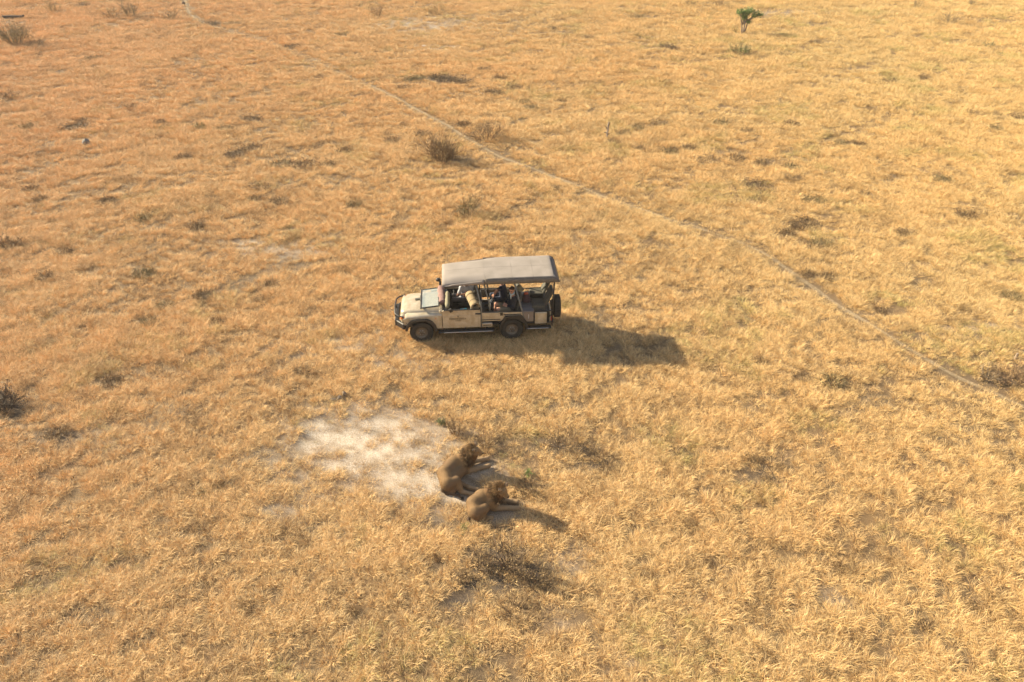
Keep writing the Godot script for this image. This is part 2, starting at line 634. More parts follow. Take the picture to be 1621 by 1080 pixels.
func tuft_mesh(count: int, spread: float, tall: float, lean: float, droop: float, wide: float, tones: Array, one_way: float) -> Mesh:
	var st := mb()
	for i in count:
		var a := rng.randf() * TAU
		var r := sqrt(rng.randf()) * spread
		var base := Vector3(cos(a) * r, -0.02, sin(a) * r)
		var az := lerp_angle(a + rng.randfn() * 0.5, rng.randfn() * 0.35, one_way)
		var dir := Vector3(cos(az), 0, sin(az))
		var len := tall * rng.randf_range(0.6, 1.15)
		var ang := lean * rng.randf_range(0.3, 1.2)
		var p := base
		var pts := [p]
		for s in 3:
			var t := ang + droop * rng.randf_range(0.5, 1.2) * (s * 0.5)
			p += (dir * sin(t) + Vector3.UP * cos(t)) * len / 3.0
			if p.y < 0.015: p.y = 0.015
			pts.append(p)
		var q := rng.randf() * TAU
		var side := Vector3(cos(q), 0.2, sin(q)).normalized()
		var c: Color = tones[rng.randi() % tones.size()]
		ribbon(st, pts, wide * rng.randf_range(0.7, 1.3), side, c * rng.randf_range(0.8, 1.15))
	st.generate_normals()
	var m := st.commit()
	m.surface_set_material(0, M.grass)
	return m

func make_grass() -> void:
	var straw := [Color(0.74, 0.484, 0.222), Color(0.69, 0.438, 0.178), Color(0.79, 0.562, 0.295), Color(0.50, 0.312, 0.138)]
	var old := [Color(0.62, 0.42, 0.19), Color(0.70, 0.50, 0.24), Color(0.46, 0.32, 0.15)]
	var kinds := [
		tuft_mesh(43, 0.10, 0.235, 0.6, 0.9, 0.0062, straw, 0.1),
		tuft_mesh(40, 0.11, 0.29, 0.85, 0.9, 0.0060, straw, 0.25),
		tuft_mesh(38, 0.12, 0.33, 1.0, 0.8, 0.0058, straw + old, 0.4),
		tuft_mesh(43, 0.18, 0.13, 0.9, 0.6, 0.0060, old, 0.1),
		tuft_mesh(50, 0.12, 0.25, 0.8, 1.6, 0.0062, straw + old, 0.12),
		tuft_mesh(43, 0.09, 0.28, 0.5, 1.3, 0.0058, straw, 0.15),
	]
	var bufs: Array[PackedFloat32Array] = []
	for k in kinds: bufs.append(PackedFloat32Array())
	var wood_tint := Color(1, 1, 1)
	var z := -8.2
	while z > -170.0:
		var dist := -z
		var dens := 125.0 if dist < 26.0 else lerpf(125.0, 34.0, pow(clampf((dist - 26.0) / 50.0, 0.0, 1.0), 0.8))
		var step := 1.0 / sqrt(dens)
		var size := 0.93 if dist < 26.0 else lerpf(0.93, 1.4, clampf((dist - 26.0) / 50.0, 0.0, 1.0))
		if dist > 100.0: dens = lerpf(34.0, 3.0, clampf((dist - 100.0) / 14.0, 0.0, 1.0))
		step = 1.0 / sqrt(dens)
		var half := 0.54 * dist + 7.5
		var reach := half + 16.0
		var x := -reach
		while x < reach:
			var out := clampf((absf(x) - half) / 10.0, 0.0, 1.0)
			var px := x + rng.randf_range(-0.5, 0.5) * step
			var pz := z + rng.randf_range(-0.5, 0.5) * step
			x += step
			if out > 0.0 and rng.randf() < out * 0.8: continue
			var cl := n_clump.get_noise_2d(px * 4.2, pz * 5.4) * 1.3 + 0.55 * n_clump.get_noise_2d(px * 1.0 + 33.0, pz * 1.5)
			# long ridges of taller growth running away to the right
			var rx := px * 0.80 - pz * 0.60
			var rz := px * 0.60 + pz * 0.80
			var ridge := n_clump.get_noise_2d(rx * 0.16 + 300.0, rz * 0.55)
			var field := n_wide.get_noise_2d(px * 1.2, pz * 1.2)
			var b := bare(px, pz)
			b = maxf(b * clampf(0.85 + 1.2 * n_clump.get_noise_2d(px * 1.7, pz * 1.7 + 9.0), 0.4, 1.2), worn(px, pz) * 0.33)
			var lush := clampf(0.50 + 0.95 * cl + 0.40 * ridge + 0.20 * field, 0.0, 1.0)
			lush *= 1.0 - 0.85 * b
			lush *= 1.0 - 0.6 * dark_soil(px, pz)
			var cp := car_local(px, pz)
			if cp.y > 0.88 and cp.y < 1.45 and cp.x > -0.7 and cp.x < 4.9: lush = maxf(lush, 0.72 + 0.3 * cl)
			var stubble := b > 0.3 and rng.randf() < 0.30
			if not stubble and rng.randf() > 0.02 + lush * 1.25: continue
			if b > 0.25 and not stubble and rng.randf() < b * 0.85: continue
			var pd := path_dist(px, pz)
			if (pd < 0.15 and rng.randf() < path_worn(path_seg) * 0.88) or (pd < 0.3 and rng.randf() < 0.5 * path_worn(path_seg)): continue
			# nothing grows through the lions or the vehicle body
			if blocked(px, pz): continue
			var cell := Vector2i(roundi(px * 5.0), roundi(pz * 5.0))
			if taken.has(cell) and rng.randf() > taken[cell]: continue
			var k := 0
			var q := rng.randf()
			if lush < 0.30: k = 3 if q < 0.75 else 4
			elif lush < 0.55: k = 3 if q < 0.3 else (4 if q < 0.6 else (1 if q < 0.85 else 0))
			else:
				var lay := n_lean.get_noise_2d(px * 2.0 + 50.0, pz * 2.0)
				if px > 2.0 + 6.0 * lay: k = 1 if q < 0.25 else (2 if q < 0.45 else (4 if q < 0.8 else 0))
				else: k = 4 if q < 0.35 else (0 if q < 0.6 else (5 if q < 0.8 else 1))
			if stubble: k = 3
			var sc := size * (0.50 + 0.85 * lush) * rng.randf_range(0.8, 1.2)
			if pd < 0.5: sc *= 0.65
			sc *= 1.0 + 0.6 * maxf(out, clampf((dist - 100.0) / 25.0, 0.0, 1.0))
			var az := n_lean.get_noise_2d(px * 3.0, pz * 3.0) * 3.2 + rng.randfn() * 1.0 + 0.1
			if k == 3: az = rng.randf() * TAU
			var t := Basis(Vector3.UP, az).scaled(Vector3(sc, sc * rng.randf_range(0.85, 1.1), sc))
			var hy := height(px, pz)
			# colour of the growth: orange to the left, yellower and greener to the right and in patches
			var warm := n_wide.get_noise_2d(px * 0.7 + 500.0, pz * 0.7)
			var side := clampf((px + 4.0) / 30.0, -1.0, 1.0)
			var r := 1.0 + 0.03 * warm - 0.01 * side
			var g := 1.0 + 0.035 * side - 0.02 * warm
			var bl := 1.0 - 0.06 * warm - 0.04 * side
			var br := rng.randf_range(0.85, 1.12) * (0.92 + 0.14 * lush)
			if k == 3 and b > 0.2: br *= 1.15; bl *= 1.25
			var gr := n_lean.get_noise_2d(px * 1.7 + 900.0, pz * 1.7)
			if gr > 0.34 and rng.randf() < 0.22 + 0.15 * side: r *= 0.72; g *= 0.84; bl *= 0.70
			if n_clump.get_noise_2d(px * 0.9 + 77.0, pz * 0.9) > 0.30 and rng.randf() < 0.4: r *= 0.55; g *= 0.52; bl *= 0.5
			elif rng.randf() < 0.07: r *= 0.6; g *= 0.57; bl *= 0.55
			bufs[k].append_array([t.x.x, t.y.x, t.z.x, px, t.x.y, t.y.y, t.z.y, hy, t.x.z, t.y.z, t.z.z, pz, r * br, g * br, bl * br, 1.0])
		z -= step
	var root := thing("dry_grass", "dry golden grass covering the whole plain in tussocks", "grass")
	root.set_meta("kind", "stuff")
	var total := 0
	for k in kinds.size():
		var mm := MultiMesh.new()
		mm.transform_format = MultiMesh.TRANSFORM_3D
		mm.use_colors = true
		mm.mesh = kinds[k]
		mm.instance_count = bufs[k].size() / 16
		mm.buffer = bufs[k]
		total += mm.instance_count
		var mi := MultiMeshInstance3D.new()
		mi.name = "grass_tufts"
		mi.multimesh = mm
		mi.set_meta("kind", "stuff")
		root.add_child(mi, true)
	print("tufts ", total)

func car_local(x: float, z: float) -> Vector2:
	var dx := x - CAR.x
	var dz := z - CAR.z
	return Vector2(dx * cos(CAR_YAW) - dz * sin(CAR_YAW), dx * sin(CAR_YAW) + dz * cos(CAR_YAW))

func blocked(x: float, z: float) -> bool:
	for c in [[-1.8, -16.2, 0.26], [-1.82, -16.55, 0.26], [-1.6, -16.85, 0.3], [-1.25, -17.0, 0.3], [-1.45, -16.3, 0.25], [-1.1, -16.05, 0.2], [-0.85, -17.05, 0.2], [-0.8, -17.4, 0.2], [-1.15, -16.5, 0.3], [-1.0, -15.15, 0.24], [-1.0, -15.4, 0.26], [-0.75, -15.5, 0.3], [-0.5, -15.55, 0.3], [-0.7, -15.2, 0.25], [-0.1, -15.45, 0.22], [0.0, -15.7, 0.2], [-0.2, -15.25, 0.22], [-1.55, -15.95, 0.2], [-1.85, -16.0, 0.22], [-1.35, -15.85, 0.2], [-1.2, -15.7, 0.14], [-1.7, -15.85, 0.16]]:
		if absf(x - c[0]) < c[2] and absf(z - c[1]) < c[2]: return true
	var p := car_local(x, z)
	if absf(absf(p.y) - 0.75) < 0.13 and (absf(p.x) < 0.22 or absf(p.x - 3.18) < 0.22): return true
	return false

# ------------------------------------------------------------------ vehicle
# built along x from the front axle (0) to the rear, y up, z towards the lions
func rect_poly(x0: float, y0: float, x1: float, y1: float) -> PackedVector2Array:
	return PackedVector2Array([Vector2(x0, y0), Vector2(x1, y0), Vector2(x1, y1), Vector2(x0, y1)])

func flip(points: Array, s: float) -> Array:
	var o := []
	for p in points: o.append(Vector3(p.x, p.y, p.z * s))
	return o

func make_wheel(parent: Node3D, at: Vector3, out: float) -> Node3D:
	var w := Node3D.new()
	w.name = "wheel"
	parent.add_child(w, true)
	w.position = at
	var ax := Vector3(0, 0, out)
	var st := mb(false)
	lathe(st, [[0.215, -0.10], [0.26, -0.125], [0.34, -0.125], [0.385, -0.105], [0.402, -0.07], [0.402, 0.07], [0.385, 0.105], [0.34, 0.125], [0.26, 0.12], [0.22, 0.10], [0.215, -0.10]], Vector3.ZERO, ax, 36)
	var tyre := put("tyre", st, M.rubber, w)
	st = mb()
	for k in 36:
		for row in 2:
			var a := TAU * (k + row * 0.5) / 36.0
			var c := Vector3(cos(a), sin(a), 0) * 0.403 + ax * (0.055 if row else -0.055)
			box(st, c, Vector3(0.022, 0.042, 0.095), 0.004, Basis(Vector3.BACK, a))
	put_stuff("tread", st, M.rubber, tyre)
	st = mb(false)
	lathe(st, [[0.218, 0.105], [0.205, 0.112], [0.195, 0.09], [0.175, 0.06], [0.12, 0.055], [0.095, 0.075], [0.06, 0.075], [0.055, 0.10], [0.0, 0.105]], Vector3.ZERO, ax, 28)
	lathe(st, [[0.218, 0.105], [0.218, -0.09]], Vector3.ZERO, ax, 28)
	var rim := put("rim", st, M.rim, w)
	st = mb()
	for k in 6:
		var a := TAU * k / 6.0
		box(st, Vector3(cos(a), sin(a), 0) * 0.085 + ax * 0.085, Vector3(0.022, 0.022, 0.02), 0.004)
	put_stuff("wheel_nuts", st, M.steel, rim)
	return w

func make_seat(parent: Node3D, at: Vector3, w: float, back: float, lean: float, side_panel := false) -> void:
	var st := mb()
	box(st, at + Vector3(0, -0.06, 0), Vector3(0.48, 0.13, w), 0.035)
	for s in [-1, 1]: box(st, at + Vector3(0.0, -0.035, s * (w * 0.5 - 0.035)), Vector3(0.46, 0.12, 0.07), 0.03)
	var seat := put("seat", st, M.seat, parent)
	st = mb()
	var b := Basis(Vector3.BACK, -lean)
	var c := at + Vector3(0.23, 0, 0) + b * Vector3(0, back * 0.5, 0)
	box(st, c, Vector3(0.11, back, w), 0.04, b)
	box(st, c + b * Vector3(-0.045, -0.05, 0), Vector3(0.05, back * 0.75, w * 0.62), 0.02, b)
	put("backrest", st, M.seat, seat)
	st = mb()
	box(st, at + Vector3(0.02, -0.24, 0), Vector3(0.42, 0.26, w * 0.85), 0.01)
	put("seat_base", st, M.black, seat)
	if side_panel:
		st = mb()
		box(st, at + Vector3(-0.02, -0.10, w * 0.5 + 0.02), Vector3(0.46, 0.2, 0.03), 0.012)
		put("side_trim", st, M.seat, seat)

func make_vehicle() -> void:
	var v := thing("safari_vehicle", "open cream safari four-wheel-drive with canvas roof parked in dry grass facing left", "vehicle", CAR + Vector3(0, 0.02, 0), CAR_YAW)
	var st: SurfaceTool
	# chassis
	st = mb()
	box(st, Vector3(1.9, 0.52, 0.42), Vector3(5.0, 0.14, 0.1), 0.01)
	box(st, Vector3(1.9, 0.52, -0.42), Vector3(5.0, 0.14, 0.1), 0.01)
	box(st, Vector3(2.62, 0.605, 0), Vector3(3.9, 0.03, 1.62), 0.005)
	box(st, Vector3(0.0, 0.40, 0), Vector3(0.14, 0.12, 1.4), 0.02)
	box(st, Vector3(3.18, 0.40, 0), Vector3(0.14, 0.12, 1.4), 0.02)
	box(st, Vector3(0.1, 0.72, 0), Vector3(1.1, 0.5, 1.1), 0.05)
	put("chassis", st, M.black, v)
	# bonnet
	st = mb(false)
	var rings := []
	for s in [[-0.715, 1.00, 0.50, 0.0], [-0.705, 1.05, 0.52, 0.005], [-0.66, 1.10, 0.55, 0.012], [-0.56, 1.135, 0.585, 0.02], [-0.35, 1.160, 0.62, 0.03], [0.0, 1.185, 0.655, 0.035], [0.35, 1.205, 0.68, 0.035], [0.66, 1.22, 0.70, 0.035]]:
		var ring := PackedVector3Array()
		var hw: float = s[2]
		for k in range(-10, 11):
			var q := k / 10.0
			var y: float = s[1] + s[3] * (1.0 - q * q)
			var z := q * hw
			var aq := absf(q)
			if aq > 0.85: y -= (aq - 0.85) * (aq - 0.85) * 2.4
			if aq > 0.28 and aq < 0.42: y += 0.008
			if k == -10: ring.append(Vector3(s[0], y - 0.10, z - 0.012))
			ring.append(Vector3(s[0], y, z))
			if k == 10: ring.append(Vector3(s[0], y - 0.10, z + 0.012))
		rings.append(ring)
	loft(st, rings, false, false)
	put("bonnet", st, M.paint, v)
	# front panel, grille, lamps
	st = mb()
	box(st, Vector3(-0.62, 0.88, 0), Vector3(0.14, 0.34, 1.52), 0.04)
	var nose := put("front_panel", st, M.paint, v)
	st = mb()
	box(st, Vector3(-0.70, 0.90, 0), Vector3(0.03, 0.22, 0.86), 0.01)
	for k in 4: box(st, Vector3(-0.72, 0.82 + k * 0.052, 0), Vector3(0.02, 0.014, 0.84), 0.003)
	put("grille", st, M.black, nose)
	for s in [-1.0, 1.0]:
		st = mb(false)
		lathe(st, [[0.0, 0.02], [0.05, 0.018], [0.085, 0.005], [0.09, -0.02]], Vector3(-0.70, 0.90, s * 0.56), Vector3.LEFT, 20)
		put("headlight", st, M.lens, nose)
		st = mb()
		box(st, Vector3(-0.61, 0.985, s * 0.775), Vector3(0.17, 0.085, 0.055), 0.025)
		put("indicator", st, M.amber, nose)
	# wings
	for s in [-1.0, 1.0]:
		st = mb()
		var p := PackedVector2Array()
		p.append(Vector2(-0.60, 0.72))
		for k in 13:
			var a := deg_to_rad(152.0 - 137.0 * k / 12.0)
			p.append(Vector2(cos(a), sin(a)) * 0.50 + Vector2(0, 0.44))
		p.append_array([Vector2(0.50, 0.555), Vector2(0.735, 0.555), Vector2(0.735, 1.05), Vector2(-0.46, 1.00), Vector2(-0.60, 0.96)])
		prism(st, p, minf(s * 0.80, s * 0.86), maxf(s * 0.80, s * 0.86))
		var wing := put("wing", st, M.paint, v)
		st = mb(false)
		rings = []
		for q in [[-0.60, 0.96, 0.56], [-0.46, 1.00, 0.585], [0.0, 1.025, 0.655], [0.735, 1.05, 0.70]]:
			var ring := PackedVector3Array()
			var zi: float = q[2]
			for k in 8:
				var t := k / 7.0
				ring.append(Vector3(q[0], q[1] + sin(t * PI * 0.5) * (0.095 if q[0] > -0.5 else 0.05), s * lerpf(0.86, zi, 1.0 - cos(t * PI * 0.5))))
			rings.append(ring)
		loft(st, rings, false, false)
		put("wing_top", st, M.paint, wing)
		st = mb()
		var outer := PackedVector2Array()
		for k in 9:
			var a := deg_to_rad(168.0 - 163.0 * k / 8.0)
			outer.append(Vector2(cos(a) * 0.575, minf(sin(a) * 0.60, 0.53)) + Vector2(0.0, 0.44))
		for k in range(8, -1, -1):
			var a := deg_to_rad(168.0 - 163.0 * k / 8.0)
			outer.append(Vector2(cos(a) * 0.49, minf(sin(a) * 0.5, 0.46)) + Vector2(0.0, 0.44))
		prism(st, outer, minf(s * 0.82, s * 0.94), maxf(s * 0.82, s * 0.94))
		put("wheel_arch_flare", st, M.black, wing)
		st = mb()
		box(st, Vector3(0.52, 0.965, s * 0.865), Vector3(0.05, 0.022, 0.012), 0.004)
		put("side_repeater", st, M.amber, wing)
	# bumper and bull bar
	st = mb()
	box(st, Vector3(-0.86, 0.68, 0), Vector3(0.13, 0.24, 1.16), 0.02)
	for s in [-1.0, 1.0]:
		var b := Basis(Vector3.UP, s * 0.72)
		box(st, Vector3(-0.70, 0.68, s * 0.70), Vector3(0.12, 0.235, 0.40), 0.02, b)
		box(st, Vector3(-0.46, 0.70, s * 0.83), Vector3(0.34, 0.10, 0.10), 0.02)
	var bumper := put("front_bumper", st, M.black, v)
	for s in [-1.0, 1.0]:
		st = mb(false)
		tube(st, flip([Vector3(-0.90, 0.74, 0.28), Vector3(-0.92, 1.0, 0.28)], s), 0.026, 8)
		put("bull_bar_upright", st, M.black, bumper)
		st = mb(false)
		lathe(st, [[0.0, 0.012], [0.035, 0.008], [0.038, 0.0]], Vector3(-0.925, 0.72, s * 0.45), Vector3.LEFT, 12)
		put("fog_lamp", st, M.lens, bumper)
	st = mb(false)
	tube(st, [Vector3(-0.50, 0.80, -0.84), Vector3(-0.54, 0.96, -0.82), Vector3(-0.62, 1.02, -0.78), Vector3(-0.80, 1.03, -0.66), Vector3(-0.90, 1.03, -0.5), Vector3(-0.92, 1.03, 0.0), Vector3(-0.90, 1.03, 0.5), Vector3(-0.80, 1.03, 0.66), Vector3(-0.62, 1.02, 0.78), Vector3(-0.54, 0.96, 0.82), Vector3(-0.50, 0.80, 0.84)], 0.028, 8)
	put("bull_bar", st, M.black, bumper)
	# cowl and dashboard
	st = mb()
	box(st, Vector3(0.71, 1.13, 0), Vector3(0.13, 0.24, 1.62), 0.03)
	put("cowl", st, M.paint, v)
	st = mb()
	box(st, Vector3(0.87, 1.12, 0), Vector3(0.22, 0.26, 1.5), 0.05)
	box(st, Vector3(0.80, 0.82, 0), Vector3(0.08, 0.5, 1.5), 0.02)
	put("dashboard", st, M.black, v)
	st = mb(false)
	var sw := []
	for k in 25:
		var a := TAU * k / 24.0
		sw.append(Vector3(1.10, 1.18, -0.38) + Basis(Vector3.BACK, -0.45) * Vector3(0, cos(a) * 0.19, sin(a) * 0.19))
	tube(st, sw, 0.016, 6)
	tube(st, [Vector3(0.9, 1.1, -0.38), Vector3(1.10, 1.18, -0.38)], 0.025, 6)
	tube(st, [Vector3(1.10, 1.18, -0.57), Vector3(1.10, 1.18, -0.19)], 0.014, 6)
	put("steering_wheel", st, M.black, v)
	# windscreen folded flat on the bonnet
	st = mb()
	var tilt := Basis(Vector3.BACK, 0.11)
	var wc := Vector3(0.335, 1.305, -0.02)
	box(st, wc + tilt * Vector3(-0.315, 0, 0), Vector3(0.055, 0.045, 1.34), 0.012, tilt)
	box(st, wc + tilt * Vector3(0.315, 0, 0), Vector3(0.055, 0.045, 1.34), 0.012, tilt)
	for s in [-1.0, 1.0]: box(st, wc + tilt * Vector3(0, 0, s * 0.645), Vector3(0.575, 0.045, 0.05), 0.012, tilt)
	var ws := put("windscreen_frame", st, M.black, v)
	st = mb()
	box(st, wc + tilt * Vector3(0, 0.004, 0), Vector3(0.575, 0.007, 1.24), 0.0005, tilt)
	put("windscreen_glass", st, M.screen_glass, ws)
	st = mb()
	box(st, Vector3(-0.10, 1.235, -0.10), Vector3(0.20, 0.025, 0.12), 0.006, tilt)
	box(st, Vector3(-0.01, 1.25, -0.10), Vector3(0.03, 0.06, 0.36), 0.006, tilt)
	put("windscreen_rest", st, M.seat, ws)
	# snorkel
	st = mb(false)
	tube(st, [Vector3(0.35, 1.10, -0.89), Vector3(0.60, 1.12, -0.90), Vector3(0.68, 1.2, -0.88), Vector3(0.70, 1.45, -0.86), Vector3(0.68, 1.52, -0.86)], 0.042, 8)
	blob(st, Vector3(0.635, 1.565, -0.86), Vector3(0.10, 0.075, 0.075))
	put("snorkel", st, M.black, v)
	# doors
	for s in [-1.0, 1.0]:
		st = mb()
		prism(st, PackedVector2Array([Vector2(0.75, 0.56), Vector2(2.085, 0.56), Vector2(2.085, 1.16), Vector2(2.06, 1.255), Vector2(0.80, 1.265), Vector2(0.75, 1.24)]), minf(s * 0.815, s * 0.865), maxf(s * 0.815, s * 0.865))
		# pressed body line, lower swage and the lock pillar seam
		box(st, Vector3(1.41, 1.035, s * 0.866), Vector3(1.30, 0.022, 0.014), 0.006)
		box(st, Vector3(1.41, 0.66, s * 0.864), Vector3(1.30, 0.16, 0.008), 0.003)
		var door := put("door", st, M.paint, v)
		st = mb()
		box(st, Vector3(1.43, 1.268, s * 0.838), Vector3(1.24, 0.03, 0.062), 0.01)
		box(st, Vector3(1.40, 0.90, s * 0.800), Vector3(1.22, 0.62, 0.02), 0.008)
		put("door_trim", st, M.black, door)
		st = mb()
		box(st, Vector3(2.00, 1.105, s * 0.872), Vector3(0.19, 0.055, 0.03), 0.01)
		put("door_handle", st, M.black, door)
		st = mb()
		box(st, Vector3(2.0, 0.86, s * 0.8665), Vector3(0.007, 0.5, 0.004), 0.001)
		put("door_seam", st, M.print, door)
		st = mb()
		box(st, Vector3(0.752, 0.9, s * 0.8655), Vector3(0.008, 0.64, 0.003), 0.001)
		put("door_seam", st, M.print, door)
		st = mb()
		box(st, Vector3(1.06, 1.30, s * 0.905), Vector3(0.13, 0.15, 0.07), 0.025, Basis(Vector3.BACK, 0.5))
		tube(st, [Vector3(1.0, 1.25, s * 0.86), Vector3(1.05, 1.29, s * 0.90)], 0.012, 6)
		put("mirror", st, M.black, door)
		for word in [["Desert", 1.145, 0.915, 0.105], ["Delta", 1.455, 0.915, 0.105], ["SAFARIS", 1.30, 0.835, 0.052]]:
			var tm := TextMesh.new()
			var fnt := SystemFont.new()
			fnt.font_names = PackedStringArray(["Droid Serif"])
			tm.font = fnt
			tm.text = word[0]
			tm.font_size = 64
			tm.pixel_size = word[3] / 64.0
			tm.depth = 0.003
			var tx := put_mesh("lettering", tm, M.print, door)
			tx.position = Vector3(word[1] if s > 0 else 2.6 - word[1], word[2] + 0.02, s * 0.8745 if word[0] != "SAFARIS" else s * 0.8705)
			if s < 0: tx.rotation.y = PI
		st = mb()
		# small emblem between the two words: a slim stem with leaf-shaped head
		var em := PackedVector2Array([Vector2(1.30, 0.885), Vector2(1.307, 1.0), Vector2(1.326, 1.03), Vector2(1.307, 1.05), Vector2(1.30, 1.09), Vector2(1.293, 1.05), Vector2(1.274, 1.03), Vector2(1.293, 1.0)])
		prism(st, em, minf(s * 0.868, s * 0.8755), maxf(s * 0.868, s * 0.8755))
		put("emblem", st, M.print, door)
	# side steps
	for s in [-1.0, 1.0]:
		st = mb()
		box(st, Vector3(1.58, 0.45, s * 0.90), Vector3(1.96, 0.06, 0.20), 0.015)
		for k in 3: box(st, Vector3(0.8 + k * 0.75, 0.50, s * 0.7), Vector3(0.06, 0.06, 0.4), 0.01)
		var step := put("side_step", st, M.black, v)
		st = mb()
		box(st, Vector3(1.64, 0.455, s * 1.004), Vector3(1.70, 0.03, 0.014), 0.004)
		put("step_edge", st, M.steel, step)
		st = mb()
		box(st, Vector3(4.12, 0.47, s * 0.88), Vector3(0.92, 0.055, 0.18), 0.012)
		step = put("rear_step", st, M.black, v)
		st = mb()
		box(st, Vector3(4.10, 0.475, s * 0.975), Vector3(0.74, 0.03, 0.014), 0.004)
		put("step_edge", st, M.steel, step)
	# rear body
	for s in [-1.0, 1.0]:
		var a: float = minf(s * 0.82, s * 0.87)
		var b: float = maxf(s * 0.82, s * 0.87)
		st = mb()
		var p := PackedVector2Array([Vector2(2.12, 0.79), Vector2(2.79, 0.79)])
		for k in 9:
			var an := deg_to_rad(142.0 - 104.0 * k / 8.0)
			p.append(Vector2(3.18, 0.44) + Vector2(cos(an), sin(an)) * 0.51)
		p.append_array([Vector2(3.56, 0.80), Vector2(3.56, 1.10), Vector2(2.12, 1.12)])
		prism(st, p, a, b)
		var panel := put("side_panel", st, M.paint, v)
		st = mb()
		box(st, Vector3(2.46, 0.845, s * 0.874), Vector3(0.64, 0.035, 0.02), 0.006)
		box(st, Vector3(3.2, 1.03, s * 0.874), Vector3(0.62, 0.035, 0.02), 0.006)
		box(st, Vector3(2.82, 1.06, s * 0.874), Vector3(0.10, 0.13, 0.02), 0.006)
		put("rubbing_strip", st, M.black, panel)
		st = mb()
		box(st, Vector3(2.31, 0.62, s * 0.835), Vector3(0.38, 0.14, 0.07), 0.012)
		var vent := put("vent_box", st, M.paint, panel)
		st = mb()
		for k in 4: box(st, Vector3(2.20 + k * 0.07, 0.62, s * 0.872), Vector3(0.05, 0.05, 0.006), 0.002)
		put_stuff("vent_slots", st, M.black, vent)
		st = mb()
		var outer := PackedVector2Array()
		var pts := [Vector2(-0.40, 0.03), Vector2(-0.36, 0.22), Vector2(-0.20, 0.47), Vector2(0.30, 0.47), Vector2(0.46, 0.24), Vector2(0.53, 0.02)]
		for q in pts: outer.append(q * 1.12 + Vector2(3.18, 0.46))
		pts.reverse()
		for q in pts: outer.append(q * 0.97 + Vector2(3.18, 0.42))
		prism(st, outer, minf(s * 0.82, s * 0.945), maxf(s * 0.82, s * 0.945))
		put("wheel_arch_flare", st, M.black, panel)
		st = mb()
		box(st, Vector3(4.205, 0.83, s * 0.845), Vector3(0.42, 0.46, 0.045), 0.012)
		box(st, Vector3(4.205, 1.02, s * 0.868), Vector3(0.42, 0.03, 0.012), 0.004)
		put("rear_side_panel", st, M.paint, v)
		# roll-over bars and roof posts
		st = mb(false)
		tube(st, flip([Vector3(2.11, 0.56, 0.865), Vector3(2.12, 1.30, 0.855), Vector3(1.94, 2.30, 0.74)], s), 0.03, 8)
		put("roof_post", st, M.post, v)
		st = mb(false)
		tube(st, flip([Vector3(2.44, 0.80, 0.80), Vector3(2.40, 1.46, 0.76), Vector3(2.20, 2.32, 0.70)], s), 0.026, 8)
		put("roof_post", st, M.post, v)
		st = mb(false)
		tube(st, flip([Vector3(3.62, 0.80, 0.865), Vector3(3.58, 1.0, 0.855), Vector3(3.25, 2.30, 0.74)], s), 0.03, 8)
		put("roof_post", st, M.post, v)
		st = mb(false)
		tube(st, flip([Vector3(4.62, 0.62, 0.76), Vector3(4.63, 1.3, 0.77), Vector3(4.66, 2.30, 0.77)], s), 0.025, 8)
		put("roof_post", st, M.black, v)
		st = mb(false)
		tube(st, flip([Vector3(2.12, 1.15, 0.84), Vector3(3.56, 1.13, 0.84)], s), 0.022, 8)
		tube(st, flip([Vector3(3.62, 1.10, 0.84), Vector3(4.62, 1.08, 0.80)], s), 0.022, 8)
		tube(st, flip([Vector3(4.43, 0.78, 0.83), Vector3(4.62, 0.95, 0.78)], s), 0.016, 6)
		put("grab_rail", st, M.black, v)
		st = mb()
		box(st, Vector3(3.78, 0.72, s * 0.72), Vector3(0.42, 0.26, 0.12), 0.01)
		box(st, Vector3(3.2, 0.78, s * 0.70), Vector3(1.0, 0.3, 0.16), 0.02)
		put("inner_wheel_box", st, M.black, v)
	# tub walls and tiers inside
	st = mb()
	box(st, Vector3(2.15, 0.9, 0), Vector3(0.04, 0.55, 1.56), 0.01)
	put("bulkhead", st, M.black, v)
	st = mb()
	box(st, Vector3(3.86, 0.85, 0), Vector3(1.30, 0.42, 1.40), 0.02)
	put("seat_tier", st, M.black, v)
	st = mb()
	box(st, Vector3(4.55, 0.84, 0), Vector3(0.05, 0.48, 1.56), 0.015)
	put("tailgate", st, M.paint, v)
	st = mb()
	box(st, Vector3(4.62, 0.62, 0), Vector3(0.10, 0.12, 1.60), 0.02)
	box(st, Vector3(4.64, 0.95, 0.50), Vector3(0.07, 0.85, 0.09), 0.012)
	box(st, Vector3(4.66, 0.92, 0.2), Vector3(0.06, 0.10, 0.7), 0.012)
	put("spare_wheel_carrier", st, M.black, v)
	for s in [-1.0, 1.0]:
		st = mb()
		box(st, Vector3(4.585, 0.76, s * 0.79), Vector3(0.03, 0.16, 0.08), 0.008)
		put("tail_light", st, M.red, v)
	# seats
	for s in [-1.0, 1.0]:
		make_seat(v, Vector3(1.56, 0.93, s * 0.40), 0.50, 0.62, 0.30)
		make_seat(v, Vector3(3.12, 0.95, s * 0.40), 0.48, 0.62, 0.28)
		make_seat(v, Vector3(4.16, 1.23, 0.40 * s + 0.02), 0.50, 0.60, 0.42, s > 0)
	# wheels
	for q in [[0.0, 0.75], [0.0, -0.75], [3.18, 0.75], [3.18, -0.75]]:
		make_wheel(v, Vector3(q[0], 0.40, q[1]), signf(q[1]))
	var spare := make_wheel(v, Vector3(4.84, 0.92, 0.2), 1.0)
	spare.name = "spare_wheel"
	spare.rotation.y = PI / 2
	# canopy
	st = mb(false)
	rings = []
